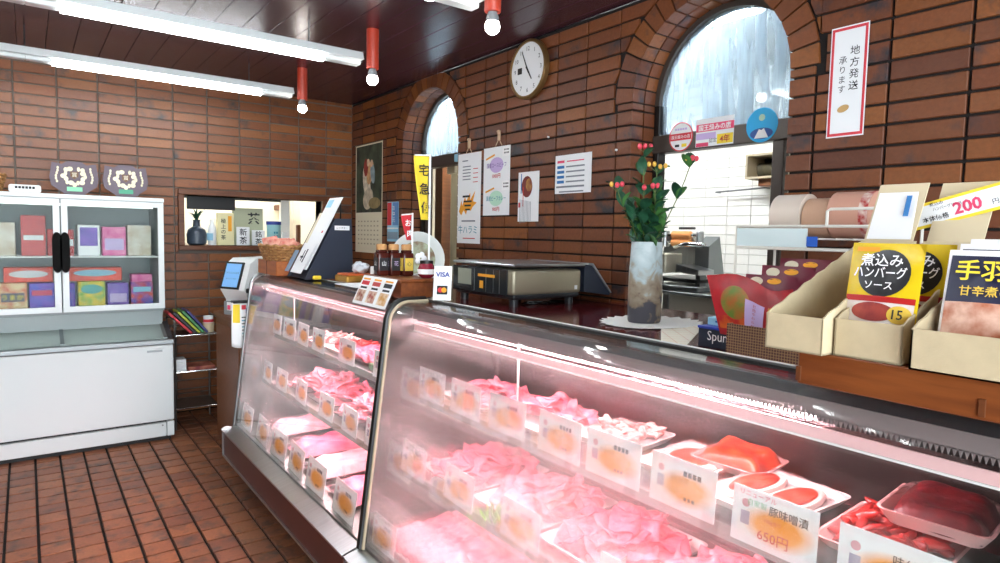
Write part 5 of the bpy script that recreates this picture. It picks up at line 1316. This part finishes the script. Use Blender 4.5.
bars([(-.2+.066*i, -.04*j, .03, .012) for i in range(7) for j in range(6)], (PXW-.0012, 5.33, 1.60), WX, 'beige_trim', t, 'date_grid'); B().tube([(PXW-.004, 5.04, 2.286), (PXW-.004, 5.61, 2.286)], .003, 6).build('top_bar', 'beige_trim', t)
t = sheet('small_poster', 'narrow red and blue poster beside the calendar', 'poster', 4.745, 4.95, 1.43, 1.76, 'ink_lightblue')
patch(P_(4.91, 1.66), .075, .19, WX, 'ink_red', t, 'red_panel'); patch(P_(4.80, 1.66), .10, .19, WX, mat('poster_blue', '#5f8fc8', .6), t, 'blue_panel'); patch(P_(4.85, 1.54), .20, .012, WX, 'ink_white', t, 'white_line', th=.0006); patch(P_(4.85, 1.48), .19, .06, WX, mat('poster_grey', '#8aa0b4', .6), t, 'grey_panel'); vtext('お中元', .045, P_(4.83, 1.66), WX, 'ink_white', t, th=.0008)
# paper notices
rn = random.Random(2)
t = sheet('paper_notice', 'long white paper notice with orange highlight and teal lettering at the foot', 'notice', 3.565, 3.85, 1.44, 2.06)
bars([(-.05+.0*k, .26-.0*k, .07, .008) for k in range(1)]+[(-.03, .22-.022*k, .10, .007) for k in range(5)], P_(3.71, 1.75), WX, 'ink_soft', t); bars([(.08, .20-.03*k, .06, .005) for k in range(4)], P_(3.71, 1.75), WX, 'ink_red', t, 'price_lines')
b = B(); pts = [(3.83, 1.66), (3.80, 1.74), (3.79, 1.70), (3.755, 1.765), (3.74, 1.73), (3.69, 1.79), (3.69, 1.74), (3.63, 1.80), (3.655, 1.73), (3.61, 1.72), (3.66, 1.69), (3.68, 1.665), (3.72, 1.68), (3.74, 1.64), (3.77, 1.67), (3.80, 1.635)]
b.prism(pts, 0, PF-.0004, PF-.0001).build('orange_highlight', 'ink_orange', t)
bars([(.05-.0*k, .03-.028*k, .10-.02*k, .012) for k in range(3)]+[(.03, .065, .09, .014)], P_(3.77, 1.70), WX, 'ink', t, 'print_lines', th=.0008)
text('牛ハラミ', .062, P_(3.72, 1.535), WX, 'ink_teal', t); bars([(0, .055, .17, .01)], P_(3.71, 1.54), WX, 'ink_soft', t); bars([(0, 0, .15, .006)], P_(3.70, 1.475), WX, 'ink_red', t, 'price_lines')
t = sheet('paper_notice', 'white paper notice in two panels with purple and mint patches', 'notice', 3.245, 3.535, 1.63, 2.072)
for dz, bl, st in ((0, 'ink_lilac', 1.985), (-.215, 'ink_mint', 1.775)):
    patch(P_(3.39, 1.955+dz), .15, .10, WX, bl, t, 'colour_patch', kind='disc'); text('国産ロースビーフ' if dz == 0 else '国産ビーフカレー', .034, P_(3.39, 1.955+dz), WX, 'ink_purple' if dz == 0 else 'ink_teal', t, sx=.8, th=.0008, bold=.01)
    patch(P_(3.46, 2.01+dz), .10, .012, WX, 'ink_orange', t, 'orange_tag', rot=.25); text('1000円' if dz == 0 else '900円', .032, P_(3.39, 1.885+dz), WX, 'ink_red', t, bold=.02)
    patch(P_(3.285, 2.035+dz), .085, .06, WX, 'ink_white', t, 'corner_card', th=.0006); bars([(-.02+.014*i, .012-.02*j, .009, .010) for i in range(4) for j in range(2)], P_(3.285, 2.035+dz), WX, 'ink', t, th=.001)
t = sheet('paper_notice', 'small white paper notice with a round dark red dish picture', 'notice', 2.955, 3.155, 1.588, 1.89)
patch(P_(3.07, 1.80), .105, .13, WX, mat('dish_red', '#6e1f1c', .5), t, 'dish_picture', kind='disc'); patch(P_(3.05, 1.81), .06, .08, WX, mat('dish_food', '#b98a3c', .5, col2='#7a2a22', vscale=20), t, 'dish_food', kind='disc', th=.0006)
bars([(-.08+.013*k, -.01, .004, .15-.004*k) for k in range(9)], P_(3.055, 1.66), WX, 'ink_soft', t); bars([(-.075, 0, .008, .12)], P_(3.05, 1.82), WX, 'ink_blue', t, 'title'); bars([(-.055, 0, .006, .12)], P_(3.05, 1.74), WX, 'ink_red', t, 'red_lines'); patch(P_(3.14, 1.69), .02, .03, WX, 'ink_red', t, 'stamp')
t = sheet('paper_notice', 'white landscape paper notice with five rows of blue print', 'notice', 2.517, 2.812, 1.745, 1.962)
bars([(-.10, -.028*k, .06, .016) for k in range(4)], P_(2.665, 1.895), WX, 'ink_blue', t, 'blue_labels'); bars([(.02, -.028*k, .15, .008) for k in range(4)]+[(-.02, -.112, .23, .010), (-.01, -.14, .20, .008)], P_(2.665, 1.895), WX, 'ink_soft', t); bars([(-.10, .03, .06, .014), (.02, .03, .14, .006)], P_(2.665, 1.895), WX, 'ink_pink', t, 'pink_line')
def clip(y, z, label):
    t = thing('wooden_clip', label, 'clip', (XW, y, z))
    b = B(); b.box(XW-.014, XW, y-.012, y+.012, z-.03, z+.02, .003, 1).build('clip_body', mat('pale_wood', '#c8a98a', .6), t)
    for sg in (-1, 1): B().tube([(XW-.008, y, z-.02), (XW-.008, y+sg*.035, z-.065)], .003, 6).build('cord', 'pale_wood', t)
    B().sphere((XW-.01, y, z+.026), .014, .016, .011, 10, 6).build('knot', 'pale_wood', t, smooth=True)
clip(3.71, 2.125, 'pale wooden clip above the long notice with the orange highlight'); clip(3.365, 2.14, 'pale wooden clip above the two panel notice')
for y, z, lb in ((2.878, 2.078, 'white push pin in the brick wall above the landscape notice'), (2.336, 1.953, 'white push pin in the brick wall by the arch jamb')):
    o = B().lathe([(.001, -.014), (.006, -.013), (.006, -.004), (.003, 0), (.001, .002)], (XW, y, z), 10, axis=0).build('push_pin', 'white_plastic', loc=(XW, y, z), smooth=True); tag(o, lb, 'pin')
# red bordered shipping sign
t = sheet('shipping_sign', 'tall white paper sign with red border and black brush lettering', 'sign', 1.119, 1.255, 1.895, 2.302)
for a in ((1.123, 1.251, 2.287, 2.297), (1.123, 1.251, 1.900, 1.910), (1.123, 1.132, 1.910, 2.287), (1.242, 1.251, 1.910, 2.287)):
    B().box(PF-.0004, PF, *a).build('red_border', mat('border_red', '#d8404a', .7), t)
vtext('地方発送', .036, P_(1.165, 2.145), WX, 'ink', t, bold=.004, gap=1.18); vtext('承ります', .031, P_(1.207, 2.125), WX, 'ink', t, gap=1.14); patch(P_(1.197, 2.0), .044, .026, WX, mat('gold_seal', '#c9a468', .5), t, 'gold_seal', kind='disc', rot=.3)
# stickers on the transom of the near arch
SX = XW+.1595
t = thing('round_sticker', 'round white sticker with a red rim on the dark transom', 'sticker', (SX, 2.062, 1.935))
for r, m, x in ((.072, 'border_red', 0), (.066, 'paper', .0004)): B().lathe([(.001, 0), (r, 0), (r, -.0008), (.001, -.0008)], (SX-x, 2.062, 2.008), 32, axis=0).build('disc', m, t)
def SP(y, z): return (SX-.0016, y, z)
patch(SP(2.062, 2.008), .128, .034, WX, 'border_red', t, 'red_band'); text('国王級みの店', .019, SP(2.062, 2.008), WX, 'ink_white', t, th=.0008, bold=.01); bars([(-.03+.015*i, 0, .011, .010) for i in range(5)], SP(2.062, 2.045), WX, 'ink_lilac', t); bars([(-.02, 0, .026, .012)], SP(2.062, 1.965), WX, 'ink', t); patch(SP(2.04, 1.965), .03, .016, WX, 'ink_yellow', t, 'year_tag')
t = thing('ribbon_sticker', 'pink and white rectangular sticker with a yellow year tag on the transom', 'sticker', (SX, 1.87, 1.95))
rr = R(2); B().box(SX-.001, SX, 1.765, 1.972, 1.946, 2.078).build('sticker', 'paper', t)
patch((SX-.001, 1.868, 2.035), .207, .036, WX, 'ink_pink', t, 'pink_band'); text('国王級みの店', .030, (SX-.0014, 1.868, 2.035), WX, 'ink_white', t, th=.0008, bold=.02); patch((SX-.001, 1.915, 1.995), .11, .03, WX, 'ink_lilac', t, 'lilac_panel'); patch((SX-.001, 1.81, 1.975), .085, .045, WX, 'ink_yellow', t, 'yellow_panel'); text('4年', .036, (SX-.0014, 1.81, 1.975), WX, 'pouch_red', t, th=.0008, bold=.02); patch((SX-.001, 1.935, 1.956), .07, .018, WX, 'ink_pink', t, 'pink_corner'); text('認定', .022, (SX-.0014, 1.875, 1.972), WX, 'ink', t)
t = thing('mountain_sticker', 'round bright blue sticker with a white mountain emblem on the transom', 'sticker', (SX, 1.626, 1.94))
B().lathe([(.001, 0), (.076, 0), (.076, -.0008), (.001, -.0008)], (SX, 1.626, 2.012), 36, axis=0).build('disc', mat('sticker_blue', '#16b0ea', .5), t)
patch((SX-.0012, 1.626, 1.975), .11, .05, WX, mat('deep_blue', '#23509a', .5), t, 'dark_wave', kind='disc'); patch((SX-.0012, 1.626, 2.045), .03, .03, WX, 'ink_mint', t, 'sun_mark', kind='disc')
b = B(); b.prism([(1.626-.034, 1.955), (1.626+.034, 1.955), (1.626+.012, 1.995), (1.626, 1.99), (1.626-.012, 1.997)], 0, SX-.0022, SX-.0018).build('mountain', 'ink_white', t)

# wire rack with paper rolls between the arch and the cartons
t = thing('wire_rack', 'white wire rack with a pale blue sheet standing on the counter', 'rack', (2.2, 1.15, CT))
wm = mat('wire_white', '#e6e4da', .4)
for x in (2.08, 2.34):
    for y in (.86, 1.365): B().tube([(x, y, CT), (x, y, 1.555)], .005, 6).build('leg', wm, t)
    for z in (1.475, 1.552): B().tube([(x, .86, z), (x, 1.365, z)], .005, 6).build('long_wire', wm, t)
for y in (.86, 1.365):
    for z in (1.475, 1.552): B().tube([(2.08, y, z), (2.34, y, z)], .005, 6).build('cross_wire', wm, t)
for k in range(9): B().tube([(2.08, .90+.055*k, 1.511), (2.34, .90+.055*k, 1.511)], .003, 5).build('floor_wire', wm, t)
B().tube([(2.08, 1.04, 1.552), (2.08, 1.04, 1.60), (2.08, 1.03, 1.607), (2.08, .87, 1.607), (2.08, .86, 1.60), (2.08, .86, 1.552)], .005, 6).build('hoop', wm, t)
B().box(2.075, 2.078, 1.10, 1.36, 1.482, 1.545).build('blue_sheet', mat('pale_blue', '#dff0f0', .4), t); B().box(2.073, 2.0765, 1.065, 1.10, 1.485, 1.518).build('blue_tag', mat('tag_blue', '#2a63c8', .4), t)
def roll(y0, y1, r, m, label, em=None):
    t = thing('paper_roll', label, 'roll', (2.21, (y0+y1)/2, 1.5145), group='paper rolls on the wire rack'); zc = 1.5145+r+.001
    B().lathe([(r*.45, y0), (r, y0), (r, y1), (r*.45, y1), (r*.45, y0)], (2.21, 0, zc), 36, axis=1).build('roll', m, t, smooth=40)
    if em: B().lathe([(r+.0006, y0+.002), (r+.0006, y0+.03), (r, y0+.03), (r, y0+.002)], (2.21, 0, zc), 36, axis=1).build('printed_band', em, t, smooth=40)
mat('kraft', '#c9a286', .55); mat('kraft_pink', '#d3a08a', .5); mat('roll_white', '#e2d3c4', .5)
roll(1.165, 1.275, .076, 'roll_white', 'large pale paper roll at the arch end of the wire rack'); roll(1.075, 1.160, .068, 'kraft', 'slightly smaller kraft paper roll between two others'); roll(.94, 1.070, .077, 'kraft_pink', 'pinkish kraft roll with a red printed band behind the cartons', mat('red_print', '#b8322e', .5, col2='#e8d8cc', vscale=40))

# ============================================================ kitchen behind the arches
KX, KY0, KY1, KZ = 4.3, .7, 6.4, 2.75
kw = struct(B().box(KX, KX+.1, KY0, KY1, 0, KZ).build('wall_kitchen', mat('grout', '#c9c7c0', .8), loc=(KX, 0, 0)))
struct(B().box(XW+.25, KX+.1, KY0-.1, KY0, 0, KZ).build('wall_kitchen_side', 'white_paint', loc=(XW+.25, KY0, 0))); struct(B().box(XW+.25, KX+.1, KY1, KY1+.1, 0, KZ).build('wall_kitchen_end', 'cream', loc=(XW+.25, KY1, 0)))
struct(B().box(XW+.25, KX+.1, KY0-.1, KY1+.1, -.1, 0).build('floor_kitchen', 'grout', loc=(XW+.25, 0, 0))); struct(B().box(XW+.25, KX+.1, KY0-.1, KY1+.1, KZ, KZ+.1).build('ceiling_kitchen', 'white_paint', loc=(XW+.25, 0, KZ)))
b = B(); b.box(-.008, 0, 0, .196, 0, .068, .002, 1); TM = b.build('wall_tile', mat('white_tile', '#f4f3ee', .2), local=True, mesh_only=True)
stf = B(); nn_ = 0
for i in range(28):
    for k in range(37):
        y = KY0+.01+i*.2; z = .02+k*.0725
        if 2.35 < y < 3.8 and 1.05 < z < 2.2 and nn_ < 300: inst('wall_tile', TM, kw, (0, y, z)); nn_ += 1
        else: stf.box(KX-.008, KX, y, y+.196, z, z+.068)
stf.build('wall_tiles', 'white_tile', kw, kind='stuff')
for yy, lb in ((2.5, 'kitchen fluorescent fitting over the slicer'), (4.6, 'kitchen fluorescent fitting beyond the far arch')):
    t = thing('fluorescent_light', lb, 'ceiling light', (3.0, yy, KZ)); B().box(2.92, 3.08, yy-.65, yy+.65, KZ-.05, KZ, .01, 1).build('housing', 'white_enamel', t)
    for dx in (-.04, .04): B().cyl((3.0+dx, yy-.6, KZ-.07), (3.0+dx, yy+.6, KZ-.07), .016, n=12).build('tube', 'kitchen_light', t)
# slicer on a steel unit
t = thing('steel_unit', 'beige steel kitchen unit under the meat slicer', 'unit', (3.3, 2.35, 0))
B().box(3.18, 3.75, 2.0, 2.56, .0, 1.165, .006, 1).build('body', mat('unit_beige', '#b8b2a2', .5), t); B().box(3.14, 3.78, 1.98, 2.60, 1.165, 1.185, .004, 1).build('top', 'dull_steel', t); B().box(3.165, 3.18, 2.53, 2.57, .1, 1.165).build('edge_post', 'steel', t)
t = thing('meat_slicer', 'stainless meat tenderising machine with two orange ribbed rollers', 'machine', (3.35, 2.42, 1.186))
mat('dark_steel', '#6f7273', .35, .8)
B().box(3.15, 3.6, 2.22, 2.64, 1.186, 1.22, .006, 1).build('base_plate', 'dark_steel', t); B().box(3.17, 3.55, 2.24, 2.62, 1.24, 1.262, .004, 1).build('rail_plate', 'black', t)
for yy in (2.26, 2.6): B().box(3.2, 3.26, yy-.015, yy+.015, 1.22, 1.30).build('support', 'dark_steel', t)
B().box(3.16, 3.34, 2.47, 2.63, 1.29, 1.41, .006, 1).build('motor_box', mat('box_beige', '#b8b2a0', .4, .3), t)
B().lathe([(.001, 0), (.13, 0), (.135, .02), (.12, .05), (.001, .055)], (3.32, 2.49, 1.42), 30, axis=0).build('blade_guard', 'steel', t, smooth=40)
B().prism([(3.30, 1.29), (3.30, 1.46), (3.40, 1.52), (3.46, 1.29)], 1, 2.26, 2.36).build('carriage', 'dull_steel', t); B().tube([(3.2, 2.44, 1.45), (3.2, 2.36, 1.472), (3.2, 2.22, 1.468)], .012, 8).build('handle_bar', 'chrome', t, smooth=True)
B().hexa if False else None
b = B(); b.hexa([(3.15, 2.22, 1.29), (3.3, 2.22, 1.29), (3.3, 2.38, 1.30), (3.15, 2.38, 1.30), (3.15, 2.22, 1.32), (3.3, 2.22, 1.32), (3.3, 2.38, 1.35), (3.15, 2.38, 1.35)]); b.build('feed_tray', 'steel', t)
om = mat('roller_orange', '#f0a763', .5)
for z in (1.478, 1.525):
    pr = []
    for k in range(14): y = 2.35+.13*k/13; pr += [(.020, y), (.024, y+.004)]
    B().lathe([(.001, 2.345)]+pr+[(.001, 2.492)], (3.24, 0, z), 16, axis=1).build('roller', om, t, smooth=30)
    B().cyl((3.24, 2.28, z), (3.24, 2.56, z), .010, n=10).build('roller_shaft', 'chrome', t)
for yy in (2.29, 2.54): B().box(3.22, 3.27, yy-.012, yy+.012, 1.45, 1.55, .006, 1).build('roller_bracket', 'steel', t)
B().box(3.27, 3.30, 2.36, 2.47, 1.56, 1.575, .004, 1).build('top_guard', 'black', t)
B().cyl((3.12, 2.50, 1.235), (3.15, 2.50, 1.235), .03, n=16).build('knob', 'chrome', t)
t.location.y += .085; t.location.z += .001
# shelf box, rod and switch on the kitchen wall
t = thing('wall_box', 'small dark open wall box with a rolled cloth in the kitchen', 'box', (4.2, 2.55, 1.9))
for a in ((4.06, 4.29, 2.36, 2.62, 1.93, 1.945), (4.06, 4.29, 2.36, 2.62, 2.085, 2.10), (4.06, 4.29, 2.605, 2.62, 1.945, 2.085), (4.06, 4.29, 2.36, 2.375, 1.945, 2.085), (4.27, 4.29, 2.375, 2.605, 1.945, 2.085)): B().box(*a).build('panel', 'beige_trim' if a[0] < 4.2 else 'black', t)
B().cyl((4.20, 2.40, 2.0), (4.20, 2.59, 2.0), .05, n=18).build('rolled_cloth', mat('olive_cloth', '#3a3420', .7, var=.3, vscale=30), t); B().box(4.1, 4.29, 2.36, 2.54, 1.88, 1.93).build('lower_ledge', 'wood_brown', t)
o = B().tube([(4.26, 2.95, 1.86), (4.2, 2.95, 1.86), (4.2, 2.55, 1.875), (4.26, 2.55, 1.875)], .006, 6).build('towel_rod', 'dull_steel', loc=(4.25, 2.75, 1.865)); tag(o, 'thin steel rod below the wall box in the kitchen', 'rod')
t = thing('light_switch', 'small switch plate on the white kitchen wall', 'switch', (4.28, 2.76, 1.55)); B().box(4.275, 4.292, 2.74, 2.79, 1.53, 1.60, .003, 1).build('plate', 'beige_trim', t); B().box(4.268, 4.276, 2.755, 2.775, 1.55, 1.58).build('rocker', 'wood_brown', t)
# cream door and dark post seen through the far arch
t = thing('sliding_door', 'cream boarded sliding door seen through the far arch', 'door', (3.0, 4.4, 0))
for k in range(7): B().box(3.0, 3.03, 4.0+.115*k, 4.11+.115*k, 0, 2.05, .003, 1).build('door_board', mat('door_cream', '#d9cda6', .5), t)
B().box(2.985, 3.0, 4.05, 4.08, 1.3, 1.42).build('pull', 'bronze', t); B().box(2.95, 3.05, 4.86, 4.98, 0, 2.1).build('brown_post', 'wood_brown', t)
o = B().box(2.72, 2.76, 4.30, 4.42, 1.98, 2.16, .01, 2).build('hanging_tag', mat('tan_tag', '#a59a80', .5), loc=(2.74, 4.36, 2.0)); tag(o, 'tan tag hanging at the transom of the far arch', 'tag')
o = B().box(2.60, 2.63, 3.9, 4.12, 2.045, 2.10, .003, 1).build('transom_label', 'ink_lightblue', loc=(2.62, 4.0, 2.045)); tag(o, 'pale blue label strip on the far arch transom', 'label')

# ============================================================ room behind the serving window
rw = struct(B().box(.6, 2.45, 7.2, 7.3, 0, 2.6).build('wall_rear_room', mat('warm_wall', '#f6efdc', .7), loc=(1.5, 7.2, 0)))
struct(B().box(.5, .6, YB+.16, 7.3, 0, 2.6).build('wall_rear_side', 'white_paint', loc=(.6, 6.5, 0))); struct(B().box(2.42, 2.47, YB+.16, 7.3, 0, 2.6).build('wall_rear_partition', 'warm_wall', loc=(2.45, 6.5, 0)))
struct(B().box(.5, 2.5, YB+.16, 7.3, 2.6, 2.7).build('ceiling_rear', 'white_paint', loc=(1.5, 6.5, 2.6))); struct(B().box(.5, 2.5, YB+.16, 7.3, -.1, 0).build('floor_rear', 'wood_brown', loc=(1.5, 6.5, 0)))
t = thing('fluorescent_light', 'ceiling fitting in the room behind the serving window', 'ceiling light', (1.5, 6.6, 2.6)); B().box(.9, 2.1, 6.52, 6.68, 2.54, 2.6).build('housing', 'white_enamel', t); B().cyl((.95, 6.6, 2.52), (2.05, 6.6, 2.52), .016, n=12).build('tube', 'rear_light', t)
B().box(WX0-.02, WX1+.02, YB+.16, YB+.42, WZ0-.03, WZ0, .003, 1).build('shelf_board', 'wood_dark', w1)
SZ = WZ0+.0008
t = thing('bottle_vase', 'dark blue grey vase with long green leaves on the window sill', 'vase', (1.14, 5.79, SZ))
B().lathe([(.055, 0), (.075, .015), (.078, .09), (.065, .13), (.03, .155), (.026, .20), (.032, .21), (.02, .21), (.02, .15), (.001, .14)], (1.14, 5.79, SZ), 24).build('vase_body', mat('slate', '#3f4a57', .35, var=.2), t, smooth=40)
bl = B(); bl.grid(lambda u, v: ((u-.5)*.018*(1-v*.8), .10*v*v, .24*v-.10*v*v), 2, 8); blm = bl.build('blade', 'leaf', local=True, smooth=True, mesh_only=True)
for k in range(22): inst('blade', blm, t, (0, 0, .19), (rn.uniform(-.35, -.05), 0, 6.28*k/22+rn.uniform(-.2, .2)), (1.2, rn.uniform(.6, 1.0), rn.uniform(.55, .85)))
t = thing('small_bottle', 'white bottle between the dark vase and the yellow box', 'bottle', (1.262, 5.80, SZ)); B().lathe([(.03, 0), (.034, .01), (.034, .14), (.016, .18), (.016, .215), (.001, .216)], (1.262, 5.80, SZ), 18).build('bottle', 'white_plastic', t, smooth=40); B().lathe([(.0345, .04), (.0345, .10), (.033, .10), (.033, .04)], (1.255, 5.8, SZ), 18).build('bottle_label', 'ink_lightblue', t)
def sill_box(label, x0, x1, z1, m, y=5.80, txt=None, tm='ink', vert=False, size=.05, d=.05, extra=None):
    t = thing('sill_box', label, 'box', ((x0+x1)/2, y, SZ)); B().box(x0, x1, y, y+d, SZ, z1, .003, 1).build('box', m, t)
    if txt: (vtext if vert else text)(txt, size, ((x0+x1)/2+(extra or 0), y-.0008, (SZ+z1)/2), WY, tm, t, bold=.01)
    return t
t = sill_box('pale yellow box with orange stripe and vertical lettering on the window sill', 1.305, 1.44, 1.64, mat('pale_box', '#e9e0b0', .6), txt='極上の茶', vert=True, size=.042, extra=-.02); patch((1.405, 5.7995, 1.55), .03, .13, WY, 'ink_orange', t, 'orange_stripe')
sill_box('white card with black brush lettering beside the yellow box', 1.455, 1.565, 1.525, 'paper', 5.785, '新茶', vert=True, size=.065, d=.01)
t = sill_box('grey green tea box with large black lettering behind the white cards', 1.45, 1.70, 1.69, mat('tea_green', '#b3b79a', .6), 5.86); text('茶', .11, (1.62, 5.8592, 1.60), WY, 'ink', t, bold=.02)
sill_box('tilted white card with black brush lettering beside the canister', 1.585, 1.695, 1.50, 'paper', 5.79, '銘茶', vert=True, size=.058, d=.01)
t = thing('tea_canister', 'pale teal canister with a dark blue lid on the window sill', 'canister', (1.775, 5.80, SZ)); B().lathe([(.056, 0), (.06, .005), (.06, .19), (.001, .19)], (1.775, 5.80, SZ), 24).build('canister', mat('pale_teal', '#9fd3d6', .4), t, smooth=40); B().lathe([(.063, .185), (.063, .215), (.001, .217)], (1.775, 5.8, SZ), 24).build('lid', mat('lid_blue', '#2c3f9a', .4), t, smooth=40); bars([(-.01+.02*i, .015-.03*j, .014, .018) for i in range(2) for j in range(3)], (1.775, 5.739, SZ+.10), WY, 'ink_teal', t)
o = B().box(1.86, 1.92, 5.82, 5.86, SZ, SZ+.12, .004, 1).build('white_packet', 'white_plastic', loc=(1.89, 5.84, SZ)); tag(o, 'plain white packet beside the teal canister', 'packet')
o = B().box(1.90, 1.985, 6.0, 6.04, WZ0-.3, 2.2, .004, 1).build('white_post', 'white_paint', loc=(1.95, 6.02, WZ0-.3)); tag(o, 'white post standing behind the serving window', 'post')
o = B().box(2.0, 2.03, 5.83, 5.88, SZ, SZ+.19, .004, 1).build('brown_stick', 'wood_brown', loc=(2.015, 5.85, SZ)); tag(o, 'short brown wooden stick leaning on the window sill', 'stick')
t = thing('window_blind', 'dark folded blind hanging at the top of the serving window', 'blind', (1.3, 5.84, 1.70)); B().box(1.08, 1.46, 5.84, 5.87, 1.665, 1.775, .004, 1).build('fabric', 'black', t); B().box(1.06, 1.86, 5.865, 5.885, 1.757, 1.775).build('head_rail', 'dark_plastic', t)
o = B().box(2.2, 2.28, 6.9, 7.19, 1.72, 1.78, .01, 1).build('wall_hook_box', 'wood_brown', loc=(2.24, 7.1, 1.72)); tag(o, 'small brown box on the cream wall of the rear room', 'box')
